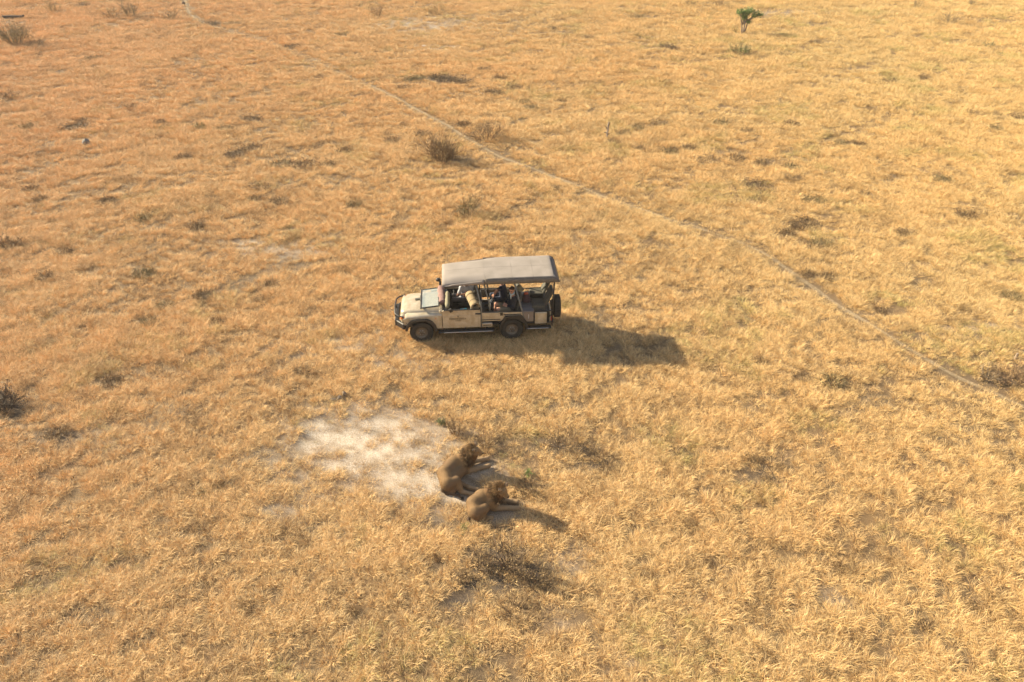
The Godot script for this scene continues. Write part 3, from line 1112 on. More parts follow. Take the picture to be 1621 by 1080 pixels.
	var sta := [[0.80, 2.285, 0.5], [0.82, 2.315, 0.6], [0.92, 2.345, 0.9], [1.2, 2.372, 0.9], [1.5, 2.395, 0.9], [1.8, 2.415, 0.85], [2.1, 2.434, 0.7], [2.25, 2.44, 0.5], [2.4, 2.441, 0.25], [2.7, 2.441, 0.1], [3.0, 2.441, 0.05], [3.4, 2.442, 0.05], [3.8, 2.442, 0.05], [4.2, 2.443, 0.05], [4.5, 2.444, 0.05], [4.62, 2.442, 0.05], [4.645, 2.43, 0.05]]
	for q in sta:
		var ring := PackedVector3Array()
		var low := PackedVector3Array()
		for k in range(-12, 13):
			var z := k / 12.0 * 0.80
			var aq := absf(k / 12.0)
			var y: float = q[1] + 0.028 * (1.0 - aq * aq) - q[2] * 0.15 * pow(maxf(aq - 0.6, 0.0) / 0.4, 2.0)
			y -= 0.008 * absf(sin((q[0] - 2.25) * 3.3)) * (1.0 - aq)
			ring.append(Vector3(q[0], y, z))
			low.append(Vector3(q[0], y - 0.015, z * 0.995))
		low.reverse()
		ring.append_array(low)
		rings.append(ring)
	loft(st, rings, true, true)
	var roof := put("canopy", st, M.canvas, v)
	for u in [2.25, 3.2, 3.93]:
		st = mb(false)
		var sp := []
		for k in range(-6, 7): sp.append(Vector3(u, 2.441 + 0.028 * (1.0 - pow(k / 6.0, 2.0)) - (0.02 if absi(k) == 6 and u < 2.5 else 0.0), k / 6.0 * 0.78))
		tube(st, sp, 0.003, 6)
		put("canopy_seam", st, M.canvas, roof)
	st = mb(false)
	var mid := []
	for q in sta:
		if q[0] > 0.9 and q[0] < 4.63: mid.append(Vector3(q[0], q[1] + 0.028 - 0.008 * absf(sin((q[0] - 2.25) * 3.3)), 0.0))
	tube(st, mid, 0.003, 6)
	put("canopy_seam", st, M.canvas, roof)
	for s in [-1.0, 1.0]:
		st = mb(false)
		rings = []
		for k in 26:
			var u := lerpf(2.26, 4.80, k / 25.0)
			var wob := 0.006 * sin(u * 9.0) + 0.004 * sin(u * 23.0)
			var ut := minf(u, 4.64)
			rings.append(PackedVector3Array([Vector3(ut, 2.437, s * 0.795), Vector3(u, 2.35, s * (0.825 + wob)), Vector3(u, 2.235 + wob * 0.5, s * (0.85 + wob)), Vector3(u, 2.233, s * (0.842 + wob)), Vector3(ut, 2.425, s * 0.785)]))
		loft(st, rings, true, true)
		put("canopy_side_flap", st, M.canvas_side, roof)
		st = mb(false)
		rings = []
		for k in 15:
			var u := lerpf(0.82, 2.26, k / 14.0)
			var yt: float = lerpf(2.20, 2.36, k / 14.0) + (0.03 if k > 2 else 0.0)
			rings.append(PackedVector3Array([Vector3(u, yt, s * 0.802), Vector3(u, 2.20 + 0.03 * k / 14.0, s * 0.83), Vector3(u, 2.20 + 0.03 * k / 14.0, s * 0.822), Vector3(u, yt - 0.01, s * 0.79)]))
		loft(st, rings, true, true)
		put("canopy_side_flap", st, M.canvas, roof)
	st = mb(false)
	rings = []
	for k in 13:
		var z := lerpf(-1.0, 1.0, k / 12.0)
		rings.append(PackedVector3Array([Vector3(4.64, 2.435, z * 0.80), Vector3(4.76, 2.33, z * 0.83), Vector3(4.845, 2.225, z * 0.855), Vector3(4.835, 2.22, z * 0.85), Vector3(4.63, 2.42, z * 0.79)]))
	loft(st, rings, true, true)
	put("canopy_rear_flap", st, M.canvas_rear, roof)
	st = mb(false)
	for s in [-1.0, 1.0]:
		tube(st, flip([Vector3(0.92, 2.24, 0.72), Vector3(2.25, 2.33, 0.74), Vector3(4.66, 2.33, 0.76)], s), 0.02, 6)
	for u in [0.92, 1.94, 2.2, 3.25, 4.0, 4.66]:
		tube(st, [Vector3(u, 2.24 if u < 1.0 else 2.33, -0.74), Vector3(u, 2.28 if u < 1.0 else 2.38, 0.0), Vector3(u, 2.24 if u < 1.0 else 2.33, 0.74)], 0.018, 6)
	put("canopy_frame", st, M.black, roof)

# ------------------------------------------------------------------ people
func hand_bones(w: Vector3, f: Vector3, n: Vector3, curl: float, thumb: float, skin: Color) -> Array:
	f = f.normalized()
	n = (n - f * n.dot(f)).normalized()
	var s := f.cross(n) * thumb
	var out := []
	out.append([w - f * 0.03, w + f * 0.02, 0.027, 0.026, skin])
	var lens := [0.070, 0.080, 0.074, 0.057]
	for k in 4:
		var off := 0.032 - 0.0215 * k
		var kn := w + f * (0.088 - 0.004 * absf(k - 1)) + s * off
		out.append([w + f * 0.012 + s * off * 0.6, kn, 0.014, 0.0115, skin])
		var p := kn
		for j in 3:
			var a := curl * (j + 0.6)
			var d := f * cos(a) + n * sin(a)
			var q: Vector3 = p + d * lens[k] * [0.46, 0.3, 0.24][j]
			out.append([p, q, 0.0098 - 0.0008 * j, 0.0092 - 0.0010 * j, skin])
			p = q
	var t0 := w + f * 0.022 + s * 0.022
	var t1 := t0 + (f * 0.55 + s * 0.75 + n * 0.25).normalized() * 0.045
	var t2 := t1 + (f * 0.8 + s * 0.35 + n * 0.45).normalized() * 0.034
	var t3 := t2 + (f * 0.8 + s * 0.05 + n * 0.6).normalized() * 0.028
	out.append([t0, t1, 0.014, 0.0115, skin])
	out.append([t1, t2, 0.011, 0.010, skin])
	out.append([t2, t3, 0.010, 0.008, skin])
	return out

func make_person(label: String, j: Dictionary, c: Dictionary) -> Node3D:
	var o := thing("person", label, "person", CAR + Vector3(0, 0.02, 0), CAR_YAW, "people riding in the safari vehicle")
	var st := field_tool()
	var b := []
	var across: Vector3 = ((j.sh[0] as Vector3) - j.sh[1]).normalized()
	var pel: Vector3 = j.pelvis
	var chest: Vector3 = j.chest
	for s in [0, 1]:
		var sg := 1.0 if s == 0 else -1.0
		b.append([pel + across * sg * 0.085, chest + across * sg * 0.10 + Vector3(0, -0.06, 0), 0.125, 0.125, c.shirt])
		b.append([chest + across * sg * 0.06, j.sh[s], 0.09, 0.072, c.shirt])
		var mid: Vector3 = (j.sh[s] as Vector3).lerp(j.el[s], c.sleeve)
		b.append([j.sh[s], mid, 0.066, 0.058, c.shirt])
		b.append([mid, j.el[s], 0.046 if c.sleeve < 0.95 else 0.05, 0.042, c.skin if c.sleeve < 0.95 else c.shirt])
		b.append([j.el[s], j.wr[s], 0.042 if not c.long else 0.048, 0.027 if not c.long else 0.036, c.shirt if c.long else c.skin])
		b.append([j.hip[s], (j.hip[s] as Vector3).lerp(j.kn[s], 0.75), 0.098, 0.082, c.pants])
		b.append([(j.hip[s] as Vector3).lerp(j.kn[s], 0.75), j.kn[s], 0.064 if c.shorts else 0.075, 0.058 if c.shorts else 0.066, c.skin if c.shorts else c.pants])
		b.append([j.kn[s], j.an[s], 0.055, 0.036, c.skin if c.shorts else c.pants])
		b.append([j.an[s], (j.an[s] as Vector3) + (c.toe as Vector3) * 0.17 + Vector3(0, -0.04, 0), 0.046, 0.04, c.shoe])
	b.append([pel, chest, 0.12, 0.12, c.shirt])
	b.append([chest + Vector3(0, 0.03, 0), j.head - Vector3(0, 0.07, 0), 0.06, 0.052, c.skin])
	field_mesh(st, b, 0.016, 0.05)
	# head with a face
	var hd: Vector3 = j.head
	var f: Vector3 = (j.face as Vector3).normalized()
	var up := (Vector3.UP - f * f.y).normalized()
	var rt := f.cross(up)
	var h := []
	h.append([hd - f * 0.03 + up * 0.035, hd + f * 0.025 + up * 0.04, 0.088, 0.080, c.skin])
	h.append([hd + f * 0.02 - up * 0.01, hd + f * 0.045 - up * 0.075, 0.066, 0.042, c.skin])
	h.append([hd - up * 0.16, hd - f * 0.02 - up * 0.03, 0.055, 0.055, c.skin])
	h.append([hd + f * 0.098 + up * 0.02, hd + f * 0.118 - up * 0.022, 0.010, 0.016, c.skin])
	h.append([hd + f * 0.092 - up * 0.055 - rt * 0.02, hd + f * 0.092 - up * 0.055 + rt * 0.02, 0.010, 0.010, (c.skin as Color).lerp(Color(0.35, 0.1, 0.08), 0.4)])
	for s in [-1.0, 1.0]:
		h.append([hd + rt * s * 0.082 + up * 0.02, hd + rt * s * 0.086 - up * 0.025 - f * 0.005, 0.017, 0.011, c.skin])
		h.append([hd + f * 0.094 + up * 0.035 + rt * s * 0.018, hd + f * 0.085 + up * 0.033 + rt * s * 0.05, 0.011, 0.010, c.skin])
	field_mesh(st, h, 0.0065, 0.022)
	for s in [0, 1]:
		var fd: Vector3 = ((j.wr[s] as Vector3) - j.el[s]).normalized()
		field_mesh(st, hand_bones(j.wr[s], (fd + (j.hd[s] as Vector3) * 0.8), j.palm[s], 0.45, j.thumb[s], c.skin), 0.004, 0.006)
	put_field("body", st, M.body, o)
	# eyes
	for s in [-1.0, 1.0]:
		var se := mb(false)
		blob(se, hd + f * 0.084 + up * 0.014 + rt * s * 0.032, Vector3.ONE * 0.013, Basis(), 0.0, 8, 6)
		put("eye", se, M.dark_gloss, o)
	# hair
	var hs := mb(false)
	var rings := []
	for q in 9:
		var th := q / 8.0 * 1.75
		var ring := PackedVector3Array()
		for k in 20:
			var a := TAU * k / 20.0
			var front := maxf(cos(a), 0.0)
			var tt := th * (1.0 - 0.45 * front)
			var d := up * cos(tt) + (f * cos(a) + rt * sin(a)) * sin(tt)
			var w := 1.0 + 0.05 * n_fine.get_noise_3d(d.x * 120.0, d.y * 120.0, d.z * 120.0)
			ring.append(hd + up * 0.036 - f * 0.004 + (d - f * d.dot(f)) * 0.097 * w + f * d.dot(f) * 0.118 * w)
		rings.append(ring)
	loft(hs, rings, true, false)
	put("hair", hs, mat(c.hair, 0.7), o)
	if c.has("glasses"):
		var gs := mb(false)
		for s in [-1.0, 1.0]:
			blob(gs, hd + f * 0.104 + up * 0.014 + rt * s * 0.033, Vector3(0.029, 0.022, 0.008), Basis(rt, up, f), 0.0, 12, 8)
			tube(gs, [hd + f * 0.098 + up * 0.02 + rt * s * 0.058, hd + up * 0.02 + rt * s * 0.09], 0.004, 5)
		tube(gs, [hd + f * 0.11 + up * 0.018 - rt * 0.012, hd + f * 0.11 + up * 0.018 + rt * 0.012], 0.004, 5)
		put("sunglasses", gs, M.dark_gloss, o)
	if c.has("scarf"):
		var ss := mb(false)
		var loop := []
		for k in 13:
			var a := TAU * k / 12.0
			loop.append(hd - up * 0.125 + f * (0.015 + cos(a) * 0.075) + rt * sin(a) * 0.078 + Vector3(0, -0.02 * cos(a), 0))
		tube(ss, loop, 0.026, 7)
		tube(ss, [hd - up * 0.14 + f * 0.085, hd - up * 0.22 + f * 0.125, hd - up * 0.31 + f * 0.14], [0.028, 0.032, 0.014], 7)
		put("scarf", ss, mat(c.scarf, 0.9), o)
	return o

func make_people() -> void:
	var dark := Color(0.15, 0.07, 0.042)
	var fair := Color(0.50, 0.27, 0.19)
	make_person("driver in pale grey shirt at the right-hand front seat with forearms folded", {
		"pelvis": Vector3(1.56, 1.03, -0.42), "chest": Vector3(1.64, 1.44, -0.40), "head": Vector3(1.62, 1.78, -0.36), "face": Vector3(-0.25, -0.25, 0.9),
		"sh": [Vector3(1.45, 1.52, -0.30), Vector3(1.84, 1.52, -0.42)], "el": [Vector3(1.33, 1.30, -0.16), Vector3(1.90, 1.27, -0.24)],
		"wr": [Vector3(1.56, 1.37, -0.08), Vector3(1.66, 1.30, -0.08)], "hd": [Vector3(0.5, 0.2, 0), Vector3(-0.5, 0.1, 0)], "palm": [Vector3(0, -0.4, -1), Vector3(0, -0.4, -1)], "thumb": [1.0, -1.0],
		"hip": [Vector3(1.52, 1.02, -0.32), Vector3(1.56, 1.02, -0.52)], "kn": [Vector3(1.12, 1.08, -0.24), Vector3(1.12, 1.08, -0.54)], "an": [Vector3(1.0, 0.72, -0.24), Vector3(1.0, 0.72, -0.54)],
	}, {"shirt": Color(0.40, 0.41, 0.45), "skin": dark, "pants": Color(0.085, 0.08, 0.09), "shoe": Color(0.03, 0.025, 0.02), "hair": lin(0.012, 0.01, 0.01), "sleeve": 0.65, "long": false, "shorts": false, "toe": Vector3(-1, -0.2, 0)})
	make_person("passenger in navy jacket with sunglasses and pale scarf seated on the near side", {
		"pelvis": Vector3(3.20, 1.05, 0.42), "chest": Vector3(3.27, 1.44, 0.44), "head": Vector3(3.21, 1.79, 0.48), "face": Vector3(-0.55, -0.22, 0.8),
		"sh": [Vector3(3.32, 1.50, 0.63), Vector3(3.20, 1.50, 0.26)], "el": [Vector3(3.26, 1.23, 0.70), Vector3(3.10, 1.25, 0.20)],
		"wr": [Vector3(3.06, 1.20, 0.58), Vector3(2.97, 1.24, 0.42)], "hd": [Vector3(-0.5, 0, -0.3), Vector3(-0.3, -0.2, 0.6)], "palm": [Vector3(0, -0.6, -1), Vector3(0.3, -1, 0.3)], "thumb": [-1.0, 1.0],
		"hip": [Vector3(3.16, 1.03, 0.52), Vector3(3.14, 1.03, 0.33)], "kn": [Vector3(2.70, 1.10, 0.60), Vector3(2.66, 1.14, 0.28)], "an": [Vector3(2.62, 0.70, 0.56), Vector3(2.58, 0.70, 0.30)],
	}, {"shirt": Color(0.011, 0.013, 0.026), "skin": fair, "pants": Color(0.15, 0.135, 0.095), "shoe": Color(0.09, 0.06, 0.04), "hair": lin(0.035, 0.018, 0.01), "sleeve": 1.0, "long": true, "shorts": true, "toe": Vector3(-1, -0.1, 0), "glasses": true, "scarf": lin(0.42, 0.50, 0.52)})
	make_person("passenger in dark blue top on the far side with one bare arm stretched forward", {
		"pelvis": Vector3(2.98, 1.05, -0.36), "chest": Vector3(2.93, 1.45, -0.34), "head": Vector3(2.88, 1.80, -0.32), "face": Vector3(-0.5, -0.25, 0.8),
		"sh": [Vector3(2.86, 1.53, -0.14), Vector3(2.96, 1.52, -0.53)], "el": [Vector3(2.66, 1.44, -0.06), Vector3(2.84, 1.24, -0.58)],
		"wr": [Vector3(2.58, 1.21, -0.04), Vector3(2.66, 1.14, -0.46)], "hd": [Vector3(-0.3, -0.5, 0), Vector3(-0.6, -0.1, 0.2)], "palm": [Vector3(-1, 0, -0.2), Vector3(0, -1, 0)], "thumb": [1.0, -1.0],
		"hip": [Vector3(2.95, 1.03, -0.26), Vector3(2.95, 1.03, -0.46)], "kn": [Vector3(2.54, 1.08, -0.16), Vector3(2.54, 1.08, -0.50)], "an": [Vector3(2.48, 0.68, -0.16), Vector3(2.48, 0.68, -0.50)],
	}, {"shirt": Color(0.022, 0.026, 0.055), "skin": fair, "pants": Color(0.02, 0.035, 0.07), "shoe": Color(0.05, 0.04, 0.035), "hair": lin(0.10, 0.055, 0.02), "sleeve": 0.45, "long": false, "shorts": false, "toe": Vector3(-1, -0.1, 0)})

func car_thing(called: String, label: String, category: String) -> Node3D:
	return thing(called, label, category, CAR + Vector3(0, 0.02, 0), CAR_YAW)

func make_cargo() -> void:
	# folded blanket along the dashboard
	var o := car_thing("folded_blanket", "folded dusty maroon blanket lying across the dashboard", "blanket")
	var st := mb(false)
	var rings := []
	for k in 19:
		var z := lerpf(-0.70, 0.40, k / 18.0)
		var ring := PackedVector3Array()
		for q in 14:
			var a := TAU * q / 14.0
			var w := 1.0 + 0.16 * n_fine.get_noise_3d(z * 140.0, cos(a) * 30.0, sin(a) * 30.0) + 0.1 * sin(z * 17.0 + a)
			ring.append(Vector3(0.75 + 0.125 * cos(a) * w + 0.06 * z, 1.335 + 0.10 * sin(a) * w - 0.03 * absf(z), z))
		rings.append(ring)
	loft(st, rings, true, true)
	put("blanket", st, M.maroon, o)
	# canvas bag
	o = car_thing("canvas_bag", "grey-green canvas bag standing behind the maroon blanket", "bag")
	st = mb(false)
	rings = []
	for k in 15:
		var z := lerpf(-0.42, 0.72, k / 14.0)
		var ring := PackedVector3Array()
		var e := 1.0 - pow(absf(k / 7.0 - 1.0), 6.0) * 0.5
		for q in 14:
			var a := TAU * q / 14.0
			var w := e * (1.0 + 0.14 * n_fine.get_noise_3d(z * 160.0 + 50.0, cos(a) * 30.0, sin(a) * 30.0))
			ring.append(Vector3(0.945 + 0.09 * cos(a) * w, 1.30 + 0.12 * sin(a) * w + 0.03 * sin(z * 3.0), z))
		rings.append(ring)
	loft(st, rings, true, true)
	put("bag_body", st, mat(lin(0.215, 0.20, 0.135), 0.95), o)
	# rolled canvas
	o = car_thing("canvas_roll", "tan canvas roll with open end leaning over the door sill", "roll")
	st = mb(false)
	var d := (Vector3(1.93, 1.34, 0.80) - Vector3(1.72, 1.50, 0.10)).normalized()
	lathe(st, [[0.0, 0.0], [0.13, 0.01], [0.155, 0.04], [0.16, 0.3], [0.165, 0.60], [0.172, 0.70], [0.165, 0.735], [0.135, 0.74], [0.115, 0.73], [0.105, 0.70], [0.105, 0.55], [0.0, 0.54]], Vector3(1.72, 1.50, 0.10), d, 22)
	put("canvas", st, M.tan, o)
	for t in [0.18, 0.5]:
		st = mb(false)
		lathe(st, [[0.166, t - 0.015], [0.172, t], [0.166, t + 0.015]], Vector3(1.72, 1.50, 0.10), d, 22)
		put("strap", st, mat(lin(0.10, 0.075, 0.04), 0.8), o)
	# turquoise packet
	o = car_thing("tissue_packet", "turquoise packet lying on the empty front seat", "packet")
	st = mb()
	box(st, Vector3(1.50, 1.05, 0.50), Vector3(0.24, 0.09, 0.14), 0.02, Basis(Vector3.UP, 0.15))
	put("packet", st, mat(lin(0.01, 0.28, 0.42), 0.35), o)
	st = mb()
	box(st, Vector3(1.50, 1.085, 0.525), Vector3(0.09, 0.03, 0.10), 0.008, Basis(Vector3.UP, 0.15))
	put("packet_label", st, mat(lin(0.55, 0.65, 0.72), 0.4), o)
	# storage box
	o = car_thing("storage_box", "grey lidded storage box set in the side entry", "box")
	st = mb()
	box(st, Vector3(3.765, 0.91, 0.60), Vector3(0.36, 0.40, 0.56), 0.02)
	put("box_body", st, mat(lin(0.20, 0.165, 0.14), 0.8), o)
	for k in 3:
		st = mb()
		box(st, Vector3(3.755, 1.135, 0.42 + k * 0.195), Vector3(0.41, 0.045, 0.188), 0.01)
		put("lid_slat", st, mat(lin(0.115, 0.11, 0.12), 0.7), o)
	st = mb()
	box(st, Vector3(3.77, 0.93, 0.888), Vector3(0.03, 0.16, 0.014), 0.004)
	put("latch", st, M.steel, o)
	# travel bag on the box
	o = car_thing("travel_bag", "dark maroon travel bag with orange top beside rear seats", "bag")
	st = mb(false)
	rings = []
	for k in 9:
		var t := k / 8.0
		var ring := PackedVector3Array()
		var w := lerpf(1.0, 0.55, t * t) * (1.0 if k > 0 else 0.9)
		for q in 16:
			var a := TAU * q / 16.0
			var sq := pow(pow(absf(cos(a)), 4.0) + pow(absf(sin(a)), 4.0), -0.25)
			ring.append(Vector3(3.74 + 0.155 * w * cos(a) * sq, 1.165 + t * 0.30, 0.20 + 0.17 * w * sin(a) * sq))
		rings.append(ring)
	loft(st, rings, true, true)
	put("bag_body", st, mat(lin(0.055, 0.022, 0.028), 0.7), o)
	st = mb()
	box(st, Vector3(3.74, 1.475, 0.20), Vector3(0.14, 0.03, 0.13), 0.012)
	put("bag_top", st, mat(lin(0.60, 0.09, 0.02), 0.6), o)
	# hat
	o = car_thing("bush_hat", "olive brimmed bush hat resting on a seat back", "hat")
	st = mb(false)
	lathe(st, [[0.0, 0.13], [0.06, 0.125], [0.085, 0.10], [0.095, 0.02], [0.15, 0.0], [0.165, -0.012], [0.16, -0.018], [0.09, 0.008]], Vector3(3.50, 1.62, 0.10), Vector3(0.1, 1, 0.15), 20)
	put("hat_felt", st, mat(lin(0.21, 0.195, 0.13), 0.95), o)
	# flask
	o = car_thing("drink_flask", "small silver flask held in the rail behind the front seats", "flask")
	st = mb(false)
	lathe(st, [[0.0, 0.0], [0.036, 0.0], [0.038, 0.01], [0.038, 0.17], [0.026, 0.20], [0.024, 0.24], [0.0, 0.245]], Vector3(2.42, 1.08, 0.55), Vector3(0.1, 1, 0.05), 16)
	put("flask_body", st, M.steel, o)
	# camera held by the far passenger
	o = car_thing("camera", "grey camera with long lens in the far passenger's hand", "camera")
	st = mb()
	box(st, Vector3(2.555, 1.17, -0.02), Vector3(0.08, 0.10, 0.13), 0.015, Basis(Vector3.BACK, 0.3))
	put("camera_body", st, M.black, o)
	st = mb(false)
	lathe(st, [[0.036, 0.0], [0.04, 0.03], [0.04, 0.14], [0.046, 0.16], [0.046, 0.21], [0.038, 0.21], [0.03, 0.19], [0.0, 0.19]], Vector3(2.54, 1.18, 0.03), Vector3(-0.3, 0.15, 0.9), 16)
	put("lens", st, mat(lin(0.5, 0.5, 0.48), 0.5), o)

# ------------------------------------------------------------------ lions
func strand(st: SurfaceTool, root: Vector3, dir: Vector3, sag: Vector3, len: float, w: float, c: Color) -> void:
	var side := dir.cross(Vector3(rng.randfn(), rng.randfn(), rng.randfn())).normalized()
	var p := root
	var pts := [p]
	for k in 3:
		var d := (dir + sag * (0.35 * k)).normalized()
		p += d * len / 3.0
		pts.append(p)
	ribbon(st, pts, w, side, c)

func make_lion(label: String, j: Dictionary) -> Node3D:
	var base: Vector3 = j.base
	base.y = height(base.x, base.z)
	var o := thing("lion", label, "lion", base, 0.0, "male lions resting in the grass")
	var off := Vector3(-(j.base as Vector3).x, 0, -(j.base as Vector3).z)
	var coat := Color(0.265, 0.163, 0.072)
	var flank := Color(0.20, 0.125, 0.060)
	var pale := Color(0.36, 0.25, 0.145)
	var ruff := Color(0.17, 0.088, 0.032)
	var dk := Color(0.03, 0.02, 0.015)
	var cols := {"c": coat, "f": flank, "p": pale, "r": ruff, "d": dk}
	var b := []
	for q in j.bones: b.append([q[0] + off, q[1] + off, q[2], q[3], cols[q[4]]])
	var tl: Array = j.tail
	for k in tl.size() - 1: b.append([tl[k] + off, tl[k + 1] + off, 0.038 - 0.003 * k, 0.035 - 0.003 * k, Color(0.11, 0.07, 0.04)])
	var st := field_tool()
	field_mesh(st, b, 0.018, 0.045)
	# head
	var hd: Vector3 = j.head + off
	var f: Vector3 = (j.face as Vector3).normalized()
	var up := (Vector3.UP - f * f.y).normalized()
	up = (up + (j.roll as Vector3)).normalized()
	up = (up - f * up.dot(f)).normalized()
	var rt := f.cross(up)
	var h := []
	h.append([hd - f * 0.06, hd + f * 0.05 + up * 0.005, 0.125, 0.108, coat])
	h.append([hd + f * 0.06 - up * 0.02, hd + f * 0.185 - up * 0.045, 0.085, 0.058, coat])
	h.append([hd + f * 0.05 - up * 0.07, hd + f * 0.165 - up * 0.10, 0.06, 0.042, pale])
	h.append([hd + f * 0.09 + up * 0.045, hd + f * 0.215 - up * 0.01, 0.042, 0.036, coat])
	for s in [-1.0, 1.0]:
		h.append([hd + f * 0.15 - up * 0.06 + rt * s * 0.03, hd + f * 0.20 - up * 0.065 + rt * s * 0.028, 0.04, 0.034, pale])
		h.append([hd + rt * s * 0.08 - up * 0.03 + f * 0.02, hd + rt * s * 0.075 - up * 0.05 + f * 0.08, 0.06, 0.05, coat])
		h.append([hd + rt * s * 0.055 + up * 0.055 + f * 0.075, hd + rt * s * 0.075 + up * 0.045 + f * 0.055, 0.026, 0.024, coat])
		# ears: pale rim towards the front, black back
		var er: Vector3 = hd + rt * s * 0.122 + up * 0.105 - f * 0.01
		h.append([er, er + rt * s * 0.05 + up * 0.055, 0.044, 0.03, pale])
		h.append([er - f * 0.022 + rt * s * 0.012 + up * 0.012, er - f * 0.028 + rt * s * 0.055 + up * 0.062, 0.034, 0.022, dk])
		h.append([er + f * 0.035 + rt * s * 0.02 + up * 0.015, er + f * 0.03 + rt * s * 0.035 + up * 0.035, 0.015, 0.01, dk])
	field_mesh(st, h, 0.009, 0.03)
	var bm := put_field("body", st, M.fur, o)
	# short coat standing off the skin
	var arr := bm.mesh.surface_get_arrays(0)
	var vv: PackedVector3Array = arr[Mesh.ARRAY_VERTEX]
	var vn: PackedVector3Array = arr[Mesh.ARRAY_NORMAL]
	var vc: PackedColorArray = arr[Mesh.ARRAY_COLOR]
	st = mb()
	for i in range(0, vv.size(), 5):
		if vv[i].distance_to(hd) < 0.27 or vv[i].distance_to(j.neck + off) < 0.2: continue
		var back := Vector3(-0.5, -0.35, 0.25)
		var d := (vn[i] * 0.3 + back * 0.7 + Vector3(rng.randfn(), rng.randfn(), rng.randfn()) * 0.22).normalized()
		strand(st, vv[i] - vn[i] * 0.004, d, Vector3.ZERO, rng.randf_range(0.016, 0.028), 0.006, vc[i] * rng.randf_range(0.85, 1.25) * (1.0 + 0.35 * n_fine.get_noise_3d(vv[i].x * 260.0, vv[i].y * 260.0, vv[i].z * 260.0)))
	put_stuff("coat", st, M.hair, bm)
	st = mb(false)
	blob(st, hd + f * 0.252 - up * 0.02, Vector3(0.04, 0.028, 0.024), Basis(rt, up, f))
	put("nose", st, M.dark_gloss, bm)
	for s in [-1.0, 1.0]:
		st = mb(false)
		blob(st, hd + f * 0.115 + up * 0.035 + rt * s * 0.064, Vector3(0.024, 0.017, 0.016), Basis(rt, up, f))
		put("eye", st, M.lion_eye, bm)
	st = mb()
	for s in [-1.0, 0.0, 1.0]:
		tube(st, [hd + f * 0.205 - up * (0.062 + 0.02 * absf(s)), hd + f * (0.20 - 0.03 * absf(s)) - up * (0.078 + 0.006 * absf(s)) + rt * s * 0.05], 0.004, 5)
	put_stuff("mouth_line", st, M.dark_gloss, bm)
	# mane: several thousand locks over neck, crown, cheeks and chest
	st = mb()
	var tones := [Color(0.15, 0.078, 0.026), Color(0.22, 0.12, 0.04), Color(0.075, 0.04, 0.016), Color(0.29, 0.17, 0.062), Color(0.03, 0.018, 0.01)]
	var nk: Vector3 = j.neck + off
	var ch: Vector3 = j.ruff + off
	for i in 5200:
		var d := Vector3(rng.randfn(), rng.randfn(), rng.randfn()).normalized()
		var which := rng.randf()
		var c0 := hd - f * 0.05
		var rad := 0.135
		if which > 0.72: c0 = nk; rad = 0.19
		elif which > 0.5: c0 = ch; rad = 0.21
		if which <= 0.5 and d.dot(f) > 0.36: continue
		if which > 0.5 and d.y < -0.6: continue
		var root := c0 + d * rad * 0.93
		# keep the face clear
		var tf := root - hd
		if tf.dot(f) > 0.05 and (tf - f * tf.dot(f)).length() < 0.14: continue
		if (root - hd - up * 0.12 - rt * 0.14).length() < 0.075 or (root - hd - up * 0.12 + rt * 0.14).length() < 0.075: continue
		var dir := (d * 0.75 - f * 0.65 + Vector3.DOWN * 0.25 + Vector3(rng.randfn(), rng.randfn(), rng.randfn()) * 0.11).normalized()
		var c: Color = tones[rng.randi() % tones.size()]
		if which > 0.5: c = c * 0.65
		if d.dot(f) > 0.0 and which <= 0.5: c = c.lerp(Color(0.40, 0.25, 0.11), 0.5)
		strand(st, root, dir, Vector3.DOWN, rng.randf_range(0.09, 0.17), 0.010, c * rng.randf_range(0.8, 1.15))
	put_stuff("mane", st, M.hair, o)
	# tail tuft
	st = mb()
	var te: Vector3 = tl[tl.size() - 1] + off
	var td: Vector3 = (te - (tl[tl.size() - 2] + off)).normalized()
	for i in 160:
		var d := Vector3(rng.randfn(), rng.randfn() * 0.6 + 0.2, rng.randfn()).normalized()
		strand(st, te - td * rng.randf_range(0.0, 0.05), (td * 0.8 + d * 0.8).normalized(), Vector3.DOWN * 0.3, rng.randf_range(0.05, 0.09), 0.012, Color(0.03, 0.022, 0.018) * rng.randf_range(0.7, 1.6))
	put_stuff("tail_tuft", st, M.hair, o)
	# claws-free toes: a short dark crease between the toes of each paw
	st = mb()
	for p in j.paws:
		var a: Vector3 = p[0] + off
		var dd: Vector3 = (p[1] as Vector3).normalized()
		var sd := dd.cross(Vector3.UP).normalized()
		for k in [-1, 0, 1]: tube(st, [a + dd * 0.055 + sd * 0.024 * k + Vector3(0, 0.022, 0), a + dd * 0.072 + sd * 0.026 * k + Vector3(0, -0.008, 0)], 0.0035, 4)
	put_stuff("toe_creases", st, M.print, bm)
	return o

